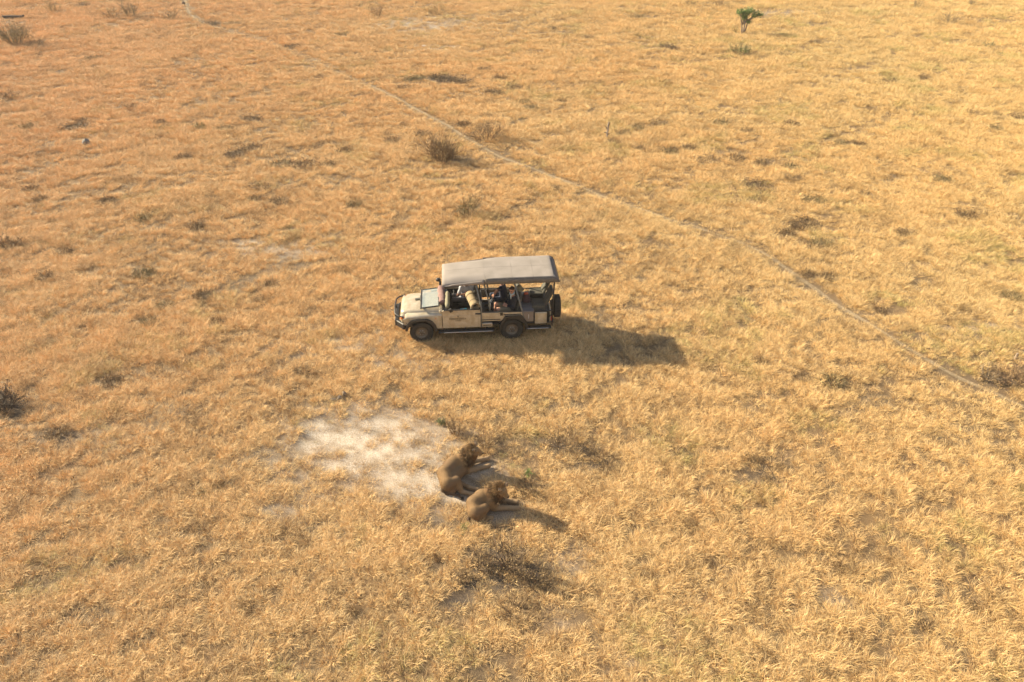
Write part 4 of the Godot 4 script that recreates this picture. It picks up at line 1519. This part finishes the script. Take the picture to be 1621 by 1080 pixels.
func make_lions() -> void:
	M.fur = vmat(0.85)
	M.fur.albedo_texture = noise_tex(0.09, Color(0.78, 0.75, 0.72), Color(1, 1, 1), 256, 41)
	M.fur.uv1_triplanar = true
	M.fur.uv1_scale = Vector3.ONE * 4.0
	M.lion_eye = mat(lin(0.16, 0.08, 0.015), 0.1)
	make_lion("male lion lying on the pale bare sand, dark-tipped tail curled out behind him", {
		"base": Vector3(-1.5, 0, -16.5),
		"bones": [
			[Vector3(-1.79, 0.29, -16.17), Vector3(-1.87, 0.33, -16.50), 0.185, 0.20, "c"],
			[Vector3(-1.87, 0.33, -16.50), Vector3(-1.63, 0.35, -16.87), 0.20, 0.225, "f"],
			[Vector3(-1.63, 0.35, -16.87), Vector3(-1.31, 0.34, -16.98), 0.23, 0.21, "c"],
			[Vector3(-1.36, 0.42, -16.98), Vector3(-1.12, 0.70, -16.96), 0.20, 0.155, "r"],
			[Vector3(-1.24, 0.40, -16.98), Vector3(-1.10, 0.60, -16.95), 0.18, 0.15, "r"],
			[Vector3(-1.74, 0.28, -16.12), Vector3(-1.53, 0.29, -16.24), 0.175, 0.13, "f"],
			[Vector3(-1.52, 0.27, -16.22), Vector3(-1.38, 0.10, -16.05), 0.11, 0.062, "c"],
			[Vector3(-1.66, 0.24, -16.40), Vector3(-1.44, 0.24, -16.76), 0.19, 0.19, "f"],
			[Vector3(-1.84, 0.13, -16.14), Vector3(-1.62, 0.11, -16.08), 0.115, 0.10, "f"],
			[Vector3(-1.62, 0.18, -16.20), Vector3(-1.46, 0.14, -16.16), 0.14, 0.10, "f"],
			[Vector3(-1.40, 0.08, -16.05), Vector3(-1.12, 0.055, -15.97), 0.06, 0.05, "p"],
			[Vector3(-1.12, 0.055, -15.97), Vector3(-1.00, 0.05, -15.95), 0.052, 0.052, "p"],
			[Vector3(-1.50, 0.14, -16.34), Vector3(-1.22, 0.07, -16.24), 0.08, 0.055, "f"],
			[Vector3(-1.22, 0.06, -16.24), Vector3(-0.95, 0.05, -16.16), 0.052, 0.052, "p"],
			[Vector3(-1.40, 0.36, -16.84), Vector3(-1.28, 0.13, -16.82), 0.14, 0.095, "c"],
			[Vector3(-1.28, 0.12, -16.82), Vector3(-0.86, 0.07, -17.02), 0.085, 0.06, "p"],
			[Vector3(-0.86, 0.065, -17.02), Vector3(-0.66, 0.058, -17.11), 0.06, 0.066, "p"],
			[Vector3(-1.30, 0.34, -17.12), Vector3(-1.20, 0.13, -17.20), 0.14, 0.095, "c"],
			[Vector3(-1.20, 0.12, -17.20), Vector3(-0.86, 0.07, -17.36), 0.085, 0.06, "p"],
			[Vector3(-0.86, 0.065, -17.36), Vector3(-0.70, 0.058, -17.43), 0.06, 0.066, "p"],
		],
		"tail": [Vector3(-1.88, 0.26, -16.14), Vector3(-1.90, 0.12, -16.04), Vector3(-1.80, 0.05, -16.0), Vector3(-1.60, 0.04, -15.98), Vector3(-1.44, 0.04, -15.92), Vector3(-1.35, 0.045, -15.81)],
		"head": Vector3(-1.05, 0.78, -16.94), "face": Vector3(0.92, -0.22, 0.14), "roll": Vector3(0, 0, 0), "neck": Vector3(-1.20, 0.62, -16.97), "ruff": Vector3(-1.24, 0.44, -16.97),
		"paws": [[Vector3(-0.66, 0.058, -17.11), Vector3(0.9, 0, -0.4)], [Vector3(-0.70, 0.058, -17.43), Vector3(0.9, 0, -0.4)], [Vector3(-1.0, 0.05, -15.95), Vector3(1, 0, 0.1)]],
	})
	make_lion("male lion lying nearer the camera, head lowered over his stretched forepaws", {
		"base": Vector3(-0.7, 0, -15.4),
		"bones": [
			[Vector3(-0.99, 0.28, -15.14), Vector3(-1.01, 0.33, -15.36), 0.185, 0.195, "c"],
			[Vector3(-1.01, 0.33, -15.36), Vector3(-0.80, 0.36, -15.54), 0.20, 0.22, "f"],
			[Vector3(-0.80, 0.36, -15.54), Vector3(-0.52, 0.35, -15.58), 0.225, 0.205, "c"],
			[Vector3(-0.58, 0.44, -15.57), Vector3(-0.36, 0.66, -15.50), 0.195, 0.155, "r"],
			[Vector3(-0.44, 0.40, -15.57), Vector3(-0.34, 0.56, -15.50), 0.18, 0.15, "r"],
			[Vector3(-0.95, 0.28, -15.07), Vector3(-0.72, 0.31, -15.20), 0.175, 0.13, "f"],
			[Vector3(-0.72, 0.31, -15.20), Vector3(-0.86, 0.09, -15.02), 0.11, 0.062, "c"],
			[Vector3(-0.90, 0.22, -15.28), Vector3(-0.62, 0.24, -15.46), 0.18, 0.18, "f"],
			[Vector3(-0.90, 0.17, -15.08), Vector3(-0.76, 0.14, -15.12), 0.14, 0.10, "f"],
			[Vector3(-0.86, 0.07, -15.02), Vector3(-0.62, 0.055, -15.10), 0.058, 0.05, "f"],
			[Vector3(-0.62, 0.055, -15.10), Vector3(-0.54, 0.05, -15.12), 0.052, 0.054, "p"],
			[Vector3(-0.60, 0.36, -15.42), Vector3(-0.46, 0.13, -15.41), 0.14, 0.095, "c"],
			[Vector3(-0.46, 0.12, -15.41), Vector3(-0.04, 0.07, -15.45), 0.085, 0.06, "p"],
			[Vector3(-0.04, 0.065, -15.45), Vector3(0.16, 0.058, -15.45), 0.06, 0.066, "p"],
			[Vector3(-0.50, 0.36, -15.72), Vector3(-0.38, 0.13, -15.75), 0.14, 0.095, "c"],
			[Vector3(-0.38, 0.12, -15.75), Vector3(-0.02, 0.07, -15.72), 0.085, 0.06, "p"],
			[Vector3(-0.02, 0.065, -15.72), Vector3(0.14, 0.058, -15.69), 0.06, 0.066, "p"],
		],
		"tail": [Vector3(-1.10, 0.22, -15.10), Vector3(-1.14, 0.10, -14.98), Vector3(-1.02, 0.045, -14.90), Vector3(-0.86, 0.04, -14.88), Vector3(-0.74, 0.04, -14.92)],
		"head": Vector3(-0.27, 0.73, -15.44), "face": Vector3(0.72, -0.42, 0.55), "roll": Vector3(0.1, 0, 0.0), "neck": Vector3(-0.42, 0.60, -15.54), "ruff": Vector3(-0.42, 0.44, -15.55),
		"paws": [[Vector3(0.16, 0.058, -15.45), Vector3(1, 0, 0)], [Vector3(0.14, 0.058, -15.69), Vector3(1, 0, 0.2)], [Vector3(-0.54, 0.05, -15.12), Vector3(1, 0, -0.2)]],
	})

# ------------------------------------------------------------------ plants
func twig(st: SurfaceTool, p: Vector3, d: Vector3, len: float, r: float, depth: int, c: Color, ends: Array, spread: float) -> void:
	st.set_color(c * rng.randf_range(0.8, 1.2))
	var mid := p + d * len * 0.5 + Vector3(rng.randfn(), rng.randfn(), rng.randfn()) * len * 0.06
	var dir := (d + Vector3(rng.randfn(), rng.randfn() * 0.5 + 0.1, rng.randfn()) * 0.22).normalized()
	var e := mid + dir * len * 0.5
	tube(st, [p, mid, e], [r, r * 0.8, r * 0.6], 3 if depth < 2 else 5)
	ends.append(e)
	if depth <= 0: return
	for k in rng.randi_range(2, 3 if depth < 3 else 4):
		var at := mid.lerp(e, rng.randf()) if k > 0 else e
		var nd := (dir + Vector3(rng.randfn(), rng.randfn() * 0.6 + 0.15, rng.randfn()) * spread).normalized()
		twig(st, at, nd, len * rng.randf_range(0.5, 0.8), r * 0.62, depth - 1, c, ends, spread)

func leaf(st: SurfaceTool, p: Vector3, size: float, c: Color) -> void:
	var a := Vector3(rng.randfn(), rng.randfn() * 0.5, rng.randfn()).normalized()
	var b := a.cross(Vector3(rng.randfn(), rng.randfn(), rng.randfn())).normalized()
	st.set_color(c)
	var t := a * size
	var w := b * size * 0.42
	var m := p + t * 0.5 + a.cross(b) * size * 0.1
	tri(st, p, m + w, p + t)
	tri(st, p, p + t, m - w)

func shrub(called: String, label: String, px: float, py: float, wpx: float, hpx: float, stems: int, twig_tone: Color, leaf_n: int, leaf_tones: Array, leaf_size := 0.05, group := "", lean := 0.0) -> Node3D:
	var g := ground_at(px, py)
	var k := px_per_m(g)
	var w := wpx / k
	var h := hpx / k
	var o := thing(called, label, "shrub", g, 0.0, group)
	claim(g, w * 0.4, w * 0.3, 0.5)
	var st := mb()
	var ends := []
	stems = int(stems * 1.3)
	for i in stems:
		var a := TAU * (i + rng.randf()) / stems
		var out := rng.randf_range(0.1, 1.0)
		var d := Vector3(cos(a) * out * w * 0.5 + lean * w * 0.3, h * rng.randf_range(0.5, 0.95), sin(a) * out * w * 0.45)
		var len := d.length() * 0.6
		twig(st, Vector3(cos(a) * w * 0.14, -0.03, sin(a) * w * 0.14), d.normalized(), len, 0.011 + 0.007 * h, 2, twig_tone, ends, 0.5)
	put("stems", st, M.twig, o)
	st = mb()
	var fuzz := int(clampf(leaf_n * 1.8, 420, 2600))
	for i in fuzz:
		var e: Vector3 = ends[rng.randi() % ends.size()]
		e = Vector3(e.x * rng.randf_range(0.5, 1.05), maxf(e.y * rng.randf_range(0.25, 1.0), 0.02), e.z * rng.randf_range(0.5, 1.05))
		var d := (Vector3(e.x, 0, e.z).normalized() * 0.6 + Vector3(rng.randfn() * 0.6, rng.randf_range(0.1, 1.2), rng.randfn() * 0.6)).normalized()
		var l := h * rng.randf_range(0.12, 0.34)
		var c: Color = (leaf_tones[rng.randi() % leaf_tones.size()] as Color).lerp(twig_tone, rng.randf() * 0.7) * rng.randf_range(0.7, 1.35)
		var q := rng.randf() * TAU
		ribbon(st, [e, e + d * l * 0.5 + Vector3(rng.randfn(), 0, rng.randfn()) * l * 0.08, e + d * l], 0.008 + 0.004 * h, Vector3(cos(q), 0.3, sin(q)).normalized(), c)
	put_stuff("twigs", st, M.twig, o)
	if leaf_n:
		st = mb()
		for i in leaf_n:
			var e: Vector3 = ends[rng.randi() % ends.size()]
			e.y *= rng.randf_range(0.35, 1.0)
			leaf(st, e + Vector3(rng.randfn(), rng.randfn() * 0.7, rng.randfn()) * 0.07 * (0.5 + w * 0.4), leaf_size * rng.randf_range(0.6, 1.2), (leaf_tones[rng.randi() % leaf_tones.size()] as Color) * rng.randf_range(0.75, 1.3))
		put_stuff("leaves", st, M.leaf, o)
	return o

func make_tree() -> void:
	var g := ground_at(1175, 53)
	var o := thing("young_tree", "small green tree with pale stems standing alone in the far grass", "tree", g)
	var bark := Color(0.22, 0.175, 0.14)
	var st := mb()
	var lumps := [[-0.50, 1.80, 0.1, 0.34], [-0.15, 1.72, -0.2, 0.40], [0.14, 1.92, 0.1, 0.36], [-0.05, 1.42, 0.2, 0.30], [0.52, 1.86, -0.25, 0.32], [0.95, 1.66, 0.0, 0.34], [1.28, 1.58, 0.15, 0.26], [0.70, 1.50, 0.25, 0.2], [0.36, 1.02, 0.15, 0.22], [0.2, 1.6, -0.3, 0.35]]
	var ends := []
	for s in [[-0.08, 0.02, 0.0], [0.02, -0.05, 0.35], [0.08, 0.05, 0.8], [-0.02, 0.08, 0.55]]:
		st.set_color(bark)
		var base := Vector3(s[0], -0.05, s[1])
		var fork := Vector3(s[0] * 2.0 + s[2] * 0.18, 0.75 + s[2] * 0.25, s[1] * 2.5)
		tube(st, [base, base.lerp(fork, 0.5) + Vector3(0.03, 0, 0.02), fork], [0.075, 0.062, 0.05], 7)
		for l in lumps:
			if rng.randf() < 0.55 or l == lumps[int(s[2] * 10)]:
				var c := Vector3(l[0], l[1], l[2])
				st.set_color(bark * rng.randf_range(0.7, 1.0))
				tube(st, [fork, fork.lerp(c, 0.55) + Vector3(rng.randfn(), 0.6, rng.randfn()) * 0.05, c], [0.04, 0.028, 0.012], 5)
	put("trunk", st, M.twig, o)
	st = mb()
	var greens := [Color(0.085, 0.165, 0.035), Color(0.11, 0.20, 0.04), Color(0.06, 0.125, 0.035), Color(0.19, 0.24, 0.055)]
	for l in lumps:
		var n := int(210 * l[3] / 0.3)
		for i in n:
			var d := Vector3(rng.randfn(), rng.randfn() * 0.75, rng.randfn())
			d = d.normalized() * pow(rng.randf(), 0.45) * l[3]
			leaf(st, Vector3(l[0], l[1], l[2]) + d, rng.randf_range(0.06, 0.12), (greens[rng.randi() % 4] as Color) * rng.randf_range(0.8, 1.3))
	for i in 120:
		leaf(st, Vector3(-0.6, 0.22, 0.0) + Vector3(rng.randfn() * 0.12, rng.randfn() * 0.18, rng.randfn() * 0.12), rng.randf_range(0.05, 0.1), Color(0.16, 0.15, 0.05) * rng.randf_range(0.7, 1.2))
	put_stuff("crown", st, M.leaf, o)
	# snag
	g = ground_at(961, 218)
	o = thing("dead_snag", "bleached upright stump of a dead sapling in the grass", "stump", g)
	st = mb()
	st.set_color(Color(0.33, 0.28, 0.24))
	tube(st, [Vector3(0, -0.05, 0), Vector3(-0.02, 0.3, 0.0), Vector3(0.03, 0.55, 0.0), Vector3(0.0, 0.78, 0.02), Vector3(0.05, 1.0, 0.0)], [0.06, 0.05, 0.05, 0.04, 0.012], 7)
	var side := []
	for q in [[0.02, 0.5, 0.08, 0.95], [0.02, 0.45, -0.12, 0.72], [0.0, 0.3, -0.2, 0.38], [0.02, 0.2, 0.12, 0.32]]:
		st.set_color(Color(0.14, 0.11, 0.09))
		tube(st, [Vector3(q[0], q[1], 0), Vector3(q[2], q[3], rng.randfn() * 0.05)], [0.035, 0.02], 6)
	put("trunk", st, M.twig, o)

func make_shrubs() -> void:
	var dry := Color(0.20, 0.135, 0.075)
	var grey := Color(0.21, 0.165, 0.115)
	var brown := [Color(0.20, 0.13, 0.06), Color(0.26, 0.17, 0.08), Color(0.13, 0.085, 0.045)]
	var mound := [Color(0.38, 0.26, 0.115), Color(0.26, 0.17, 0.08), Color(0.14, 0.09, 0.05), Color(0.46, 0.32, 0.15)]
	var olive := [Color(0.20, 0.17, 0.07), Color(0.15, 0.14, 0.055), Color(0.26, 0.20, 0.09)]
	var green := [Color(0.09, 0.14, 0.035), Color(0.14, 0.18, 0.05), Color(0.20, 0.20, 0.07)]
	shrub("dry_shrub", "large rounded dry shrub at the far left edge with olive crown", 26, 70, 48, 32, 16, grey, 900, olive, 0.07)
	shrub("dry_shrub", "low dark scrub spreading beside the large rounded shrub", 58, 74, 44, 12, 9, dry, 260, brown, 0.06)
	shrub("bare_shrub", "left one of the twin grey leafless shrubs near the top edge", 178, 29, 26, 20, 9, grey, 120, olive, 0.06)
	shrub("bare_shrub", "right and taller one of the twin grey leafless shrubs near the top edge", 207, 28, 30, 26, 11, grey, 220, olive, 0.06)
	shrub("bare_shrub", "grey shrub just left of the pale trail at the top edge", 271, 31, 24, 18, 9, grey, 140, olive, 0.06)
	shrub("bare_shrub", "thin upright straw-coloured shrub near the top left corner", 86, 20, 20, 18, 6, Color(0.30, 0.22, 0.11), 60, olive, 0.06)
	shrub("dry_shrub", "big bushy brown shrub left of the trail above the vehicle", 700, 253, 54, 40, 20, dry, 1500, brown, 0.045)
	shrub("dry_shrub", "brown shrub with upright bare twigs right beside the trail", 771, 221, 48, 30, 12, dry, 500, brown, 0.045)
	shrub("dry_shrub", "sparse olive shrub in the open grass above the canvas roof", 742, 340, 42, 34, 8, dry, 330, olive, 0.05, "", -0.3)
	shrub("green_shrub", "low green shrub just below the small tree", 1173, 86, 38, 22, 8, grey, 420, green, 0.08)
	shrub("dry_shrub", "pale leaning dry shrub near the top right corner", 1502, 38, 28, 20, 7, grey, 90, olive, 0.06, "", 0.3)
	shrub("dry_shrub", "small dry shrub at the top edge right of the tree", 1451, 12, 18, 14, 6, grey, 70, olive, 0.06)
	shrub("dry_shrub", "small round shrub at the very top right edge", 1539, 9, 14, 14, 6, grey, 70, olive, 0.06)
	shrub("dry_shrub", "wispy brown shrub at the top edge above the tree", 1138, 11, 26, 14, 7, dry, 90, brown, 0.06)
	shrub("dry_shrub", "flat dry shrub on the top edge left of the tree", 1092, 8, 22, 8, 6, dry, 60, brown, 0.06)
	shrub("green_shrub", "small yellow-green weed far right of the tree", 1563, 74, 18, 10, 5, grey, 140, green, 0.06)
	shrub("green_shrub", "small green weed in the grass left of the trail", 318, 203, 24, 12, 6, dry, 140, green, 0.06)
	shrub("dry_shrub", "tall thin brown shrub at the top edge right of the trail bend", 597, 26, 26, 20, 7, dry, 70, brown, 0.06)
	shrub("dry_shrub", "spiky straw shrub on the pale patch at the top edge", 690, 22, 44, 16, 10, Color(0.28, 0.19, 0.09), 140, olive, 0.06)
	shrub("dry_shrub", "dark olive shrub standing right behind the rear lion's head", 722, 688, 30, 30, 9, dry, 125, mound, 0.035)
	shrub("green_shrub", "upright olive weed above the rear lion on the bare sand edge", 699, 672, 14, 16, 4, grey, 90, green, 0.04)
	shrub("dry_shrub", "dark brushy weed right of the rear lion's head", 768, 706, 36, 22, 9, dry, 147, mound, 0.035)
	shrub("dry_shrub", "broad dark brush clump at the upper right of the lions", 892, 706, 66, 26, 13, dry, 244, mound, 0.04)
	shrub("dry_shrub", "low dark brush right of the broad clump beyond the lions", 945, 722, 44, 18, 9, dry, 125, mound, 0.04)
	shrub("green_shrub", "bright green sprig between the lions and the dark brush", 836, 752, 14, 14, 4, Color(0.12, 0.13, 0.05), 160, [Color(0.10, 0.20, 0.03), Color(0.15, 0.22, 0.05)], 0.04)
	shrub("dry_shrub", "dark weed with grey stems right of the front lion's mane", 838, 776, 40, 26, 9, dry, 147, mound, 0.035)
	shrub("dry_shrub", "dark brush at the left of the mound below the lions", 762, 900, 40, 30, 10, Color(0.13, 0.09, 0.06), 147, mound, 0.035)
	shrub("dry_shrub", "tall dark brush on top of the mound below the lions", 806, 898, 66, 44, 15, Color(0.13, 0.09, 0.06), 280, mound, 0.035)
	shrub("dry_shrub", "dark brush on the right shoulder of the mound below the lions", 846, 925, 50, 36, 11, Color(0.14, 0.10, 0.06), 182, mound, 0.035)
	shrub("dry_shrub", "low dark brush at the foot of the mound", 815, 968, 60, 26, 11, dry, 161, mound, 0.035)
	shrub("dry_shrub", "small dark weed left of the mound under the lions", 735, 920, 32, 20, 8, dry, 105, mound, 0.035)
	shrub("green_shrub", "small green sprig below the front lion", 737, 838, 16, 10, 4, Color(0.14, 0.14, 0.05), 110, [Color(0.14, 0.22, 0.05), Color(0.2, 0.24, 0.07)], 0.035)
	shrub("dry_shrub", "dark reddish brush cut by the right edge of the picture", 1606, 606, 70, 30, 13, dry, 450, [Color(0.24, 0.135, 0.065), Color(0.16, 0.095, 0.05), Color(0.32, 0.21, 0.1)], 0.045)
	shrub("dry_shrub", "grey twiggy brush left of the one at the right edge", 1562, 600, 44, 18, 8, grey, 260, brown, 0.045)
	shrub("dry_shrub", "charcoal-dark bush cut by the left edge of the picture", 6, 646, 50, 34, 14, Color(0.08, 0.06, 0.045), 500, [Color(0.07, 0.05, 0.04), Color(0.12, 0.085, 0.055)], 0.05)
	shrub("dry_shrub", "dark low bush at the left edge level with the vehicle roof", 14, 392, 46, 16, 9, dry, 420, brown, 0.05)
	shrub("dry_shrub", "small dark bush at the left edge above the grey stone", 15, 156, 26, 14, 7, dry, 200, brown, 0.06)
	shrub("green_shrub", "small green weed at the left trailing edge of the sand", 318, 780, 18, 10, 5, dry, 90, olive, 0.04)

func rock(st: SurfaceTool, c: Vector3, r: Vector3) -> void:
	blob(st, c, r, Basis(Vector3.UP, rng.randf() * TAU), 0.35, 10, 7)

func make_stones() -> void:
	var st := mb()
	var g := ground_at(137, 229)
	var o := thing("grey_stone", "grey stone lying alone in the grass at the upper left", "stone", g)
	rock(st, Vector3(0, 0.10, 0), Vector3(0.26, 0.20, 0.2))
	put("stone", st, M.stone, o)
	g = ground_at(538, 632)
	o = thing("clod", "dark clod of turned earth at the edge of the pale sand", "clod", g)
	st = mb()
	rock(st, Vector3(0, 0.05, 0), Vector3(0.09, 0.07, 0.08))
	rock(st, Vector3(0.12, 0.08, -0.17), Vector3(0.08, 0.085, 0.07))
	rock(st, Vector3(-0.19, 0.03, 0.08), Vector3(0.11, 0.05, 0.06))
	put("earth", st, mat(lin(0.15, 0.12, 0.095), 0.95), o)
	g = ground_at(22, 29)
	o = thing("fallen_log", "dark fallen log lying near the top left corner", "log", g, 0.1)
	st = mb()
	tube(st, [Vector3(-1.0, 0.28, 0), Vector3(-0.85, 0.18, 0), Vector3(0.0, 0.16, 0.04), Vector3(0.8, 0.16, 0), Vector3(0.95, 0.32, 0)], [0.06, 0.14, 0.17, 0.14, 0.07], 9)
	put("trunk", st, mat(lin(0.045, 0.036, 0.034), 0.9), o)
	g = ground_at(671, 75)
	o = thing("white_stone", "small whitish stone on the far bare patch", "stone", g)
	st = mb()
	rock(st, Vector3(0, 0.05, 0), Vector3(0.24, 0.10, 0.16))
	put("stone", st, mat(lin(0.6, 0.56, 0.5), 0.9), o)
	g = ground_at(291, 7)
	o = thing("dark_stone", "small dark stone beside the trail at the top edge", "stone", g)
	st = mb()
	rock(st, Vector3(0, 0.1, 0), Vector3(0.16, 0.17, 0.14))
	put("stone", st, mat(lin(0.07, 0.05, 0.04), 0.9), o)
	g = ground_at(1606, 570)
	o = thing("pale_stump", "pale broken stump beside the dark brush at the right edge", "stump", g)
	st = mb()
	st.set_color(Color(0.30, 0.235, 0.17))
	tube(st, [Vector3(0, -0.03, 0), Vector3(0.02, 0.16, 0), Vector3(0.0, 0.27, 0.02)], [0.06, 0.045, 0.03], 7)
	put("wood", st, M.twig, o)

func make_tussocks() -> void:
	# dark brown weedy tussocks dotted over the plain: [px, py, width in the photograph]
	var spots := [[397, 189, 34], [372, 246, 40], [400, 236, 34], [445, 262, 36], [480, 262, 44], [520, 262, 30], [415, 300, 30], [355, 205, 26], [620, 224, 28], [668, 214, 26], [640, 140, 24], [662, 126, 30], [705, 128, 34], [730, 132, 30], [690, 124, 22], [648, 128, 24], [778, 147, 22], [786, 150, 26], [815, 140, 26], [830, 162, 20], [792, 124, 22], [765, 110, 22], [888, 160, 20], [840, 172, 24], [1057, 76, 26], [1067, 79, 18], [1043, 198, 26], [1140, 196, 26], [1183, 207, 22], [1252, 199, 24], [1060, 238, 30], [1062, 244, 24], [1120, 256, 44], [1165, 252, 34], [1208, 260, 28], [1252, 266, 26], [1090, 236, 22], [1195, 294, 44], [1257, 285, 26], [1285, 318, 40], [1367, 308, 20], [1410, 129, 26], [1464, 124, 20], [1330, 228, 22], [1360, 230, 20], [1541, 183, 22], [1615, 188, 26], [1490, 286, 34], [1530, 343, 34], [1430, 370, 28], [1280, 352, 34], [1300, 386, 34], [1265, 360, 30], [1245, 370, 26], [1285, 390, 30], [1600, 470, 30], [1395, 495, 22], [1280, 434, 24], [1310, 440, 26], [1320, 606, 44], [1270, 600, 30], [1205, 572, 26], [1285, 650, 16], [230, 348, 30], [48, 300, 26], [65, 318, 26], [118, 202, 40], [45, 203, 22], [252, 196, 20], [130, 193, 18], [210, 171, 20], [145, 93, 26], [130, 10, 24], [188, 1, 26], [335, 38, 30], [370, 38, 26], [310, 360, 30], [410, 318, 26], [445, 322, 30], [228, 438, 36], [70, 440, 30], [105, 400, 26], [320, 470, 30], [235, 510, 26], [175, 605, 36], [345, 512, 26], [430, 450, 26], [262, 485, 30], [480, 590, 30], [410, 475, 20], [90, 690, 40], [345, 770, 27], [390, 965, 27], [560, 970, 20], [690, 885, 14], [1235, 740, 27], [1215, 760, 20], [1060, 700, 20], [1190, 730, 29], [1400, 785, 20], [1330, 900, 29], [1460, 990, 29], [1540, 960, 23], [1120, 1020, 23], [1210, 1040, 29], [1300, 1060, 27], [1580, 900, 20], [1020, 910, 27], [1120, 890, 20], [1560, 660, 23], [1500, 705, 20], [960, 745, 27], [1090, 830, 20], [735, 200, 22], [880, 300, 18], [560, 325, 26], [545, 240, 26], [290, 250, 24], [170, 320, 30], [1010, 205, 20], [985, 212, 26], [972, 226, 22], [1010, 235, 20], [1575, 205, 20], [1380, 175, 20], [1290, 70, 24], [1240, 88, 22], [1010, 28, 24], [870, 45, 22], [930, 60, 22], [460, 75, 22], [540, 55, 22]]
	var kinds := []
	for v in 5:
		var st := mb()
		for i in 170:
			var a := rng.randf() * TAU
			var r := sqrt(rng.randf()) * 0.34
			var p := Vector3(cos(a) * r, -0.02, sin(a) * r)
			var d := Vector3(cos(a) * 0.7 + rng.randfn() * 0.5 + 0.2, rng.randf_range(0.5, 1.3), sin(a) * 0.7 + rng.randfn() * 0.5).normalized()
			var l := rng.randf_range(0.18, 0.42)
			var c := Color(0.10, 0.065, 0.034).lerp(Color(0.20, 0.13, 0.065), rng.randf()) * rng.randf_range(0.6, 1.2)
			if v == 4: c = Color(0.17, 0.115, 0.06).lerp(Color(0.36, 0.24, 0.115), rng.randf())
			if v == 3: c = Color(0.10, 0.085, 0.035).lerp(Color(0.19, 0.145, 0.065), rng.randf())
			var q := rng.randf() * TAU
			ribbon(st, [p, p + d * l * 0.55, p + d * l + Vector3(0.03, -0.02, 0)], 0.014, Vector3(cos(q), 0.3, sin(q)).normalized(), c)
			for t in 2: leaf(st, p + d * l * rng.randf_range(0.4, 1.0), rng.randf_range(0.03, 0.06), c * rng.randf_range(0.8, 1.4))
		st.generate_normals()
		var m := st.commit()
		m.surface_set_material(0, M.grass)
		kinds.append(m)
	var first: Array = [null, null, null, null, null]
	var look := ["dark brown weed tussock", "ragged brown weed tussock", "dark weed tussock", "olive-brown weed tussock", "low brown grass tussock"]
	var marks := [["the vehicle", 757, 475], ["the two lions", 755, 765], ["the pale bare sand", 570, 710], ["the small green tree", 1178, 40], ["the bleached stump", 962, 205], ["the bushy brown shrub", 700, 240], ["the grey stone", 137, 227], ["the large rounded shrub", 26, 58], ["the far pale patch", 660, 40], ["the right-edge brush", 1600, 590], ["the charcoal bush", 10, 635], ["the dark mound", 805, 890], ["the top left log", 22, 28], ["the sparse olive shrub", 742, 325], ["the trail's right half", 1240, 420], ["bottom right corner", 1621, 1080], ["bottom left corner", 0, 1080], ["the green weed", 318, 197], ["the vehicle's shadow", 1000, 545], ["the dark clod", 536, 630], ["the yellow-green weed", 1563, 70], ["the twin leafless shrubs", 195, 20]]
	var ranks := ["nearest", "second nearest", "third nearest", "fourth nearest", "fifth nearest", "sixth nearest", "seventh nearest", "eighth nearest", "ninth nearest", "tenth nearest", "eleventh nearest", "twelfth nearest", "thirteenth nearest"]
	var parcels := {}
	for i in spots.size():
		var best := 0
		var bd := INF
		for k in marks.size():
			var d := Vector2(spots[i][0] - marks[k][1], spots[i][1] - marks[k][2]).length()
			if d < bd:
				bd = d
				best = k
		var dx: float = spots[i][0] - marks[best][1]
		var dy: float = spots[i][1] - marks[best][2]
		var way := ("right of" if dx > 0 else "left of") if absf(dx) > absf(dy) else ("below" if dy > 0 else "above")
		var key := "%s %s" % [way, marks[best][0]]
		if not parcels.has(key): parcels[key] = []
		parcels[key].append([bd, i])
	var labels := {}
	for key in parcels:
		parcels[key].sort_custom(func(p, q): return p[0] < q[0])
		for k in parcels[key].size():
			var i: int = parcels[key][k][1]
			labels[i] = "%s %s" % [look[4 if spots[i][1] > 640 else i % 4], key] if parcels[key].size() == 1 else "%s %s, %s to it" % [look[4 if spots[i][1] > 640 else i % 4], key, ranks[mini(k, 12)]]
	for i in spots.size():
		var s: Array = spots[i]
		var v: int = 4 if spots[i][1] > 640 else i % 4
		var g := ground_at(s[0], s[1])
		var o: MeshInstance3D
		if first[v] == null:
			o = MeshInstance3D.new()
			o.mesh = kinds[v]
			first[v] = o
		else:
			o = first[v].duplicate()
		o.name = "weed_tussock"
		add_child(o, true)
		tag(o, labels[i], "tussock", "dark weedy tussocks scattered over the plain")
		o.position = g
		var w: float = s[2] / px_per_m(g) / 0.85
		o.rotation.y = rng.randf() * TAU
		o.scale = Vector3(w, clampf(w, 0.7, 1.0) * rng.randf_range(0.85, 1.15), w * 0.85)
		claim(g, w * 0.38, w * 0.32, 0.15)
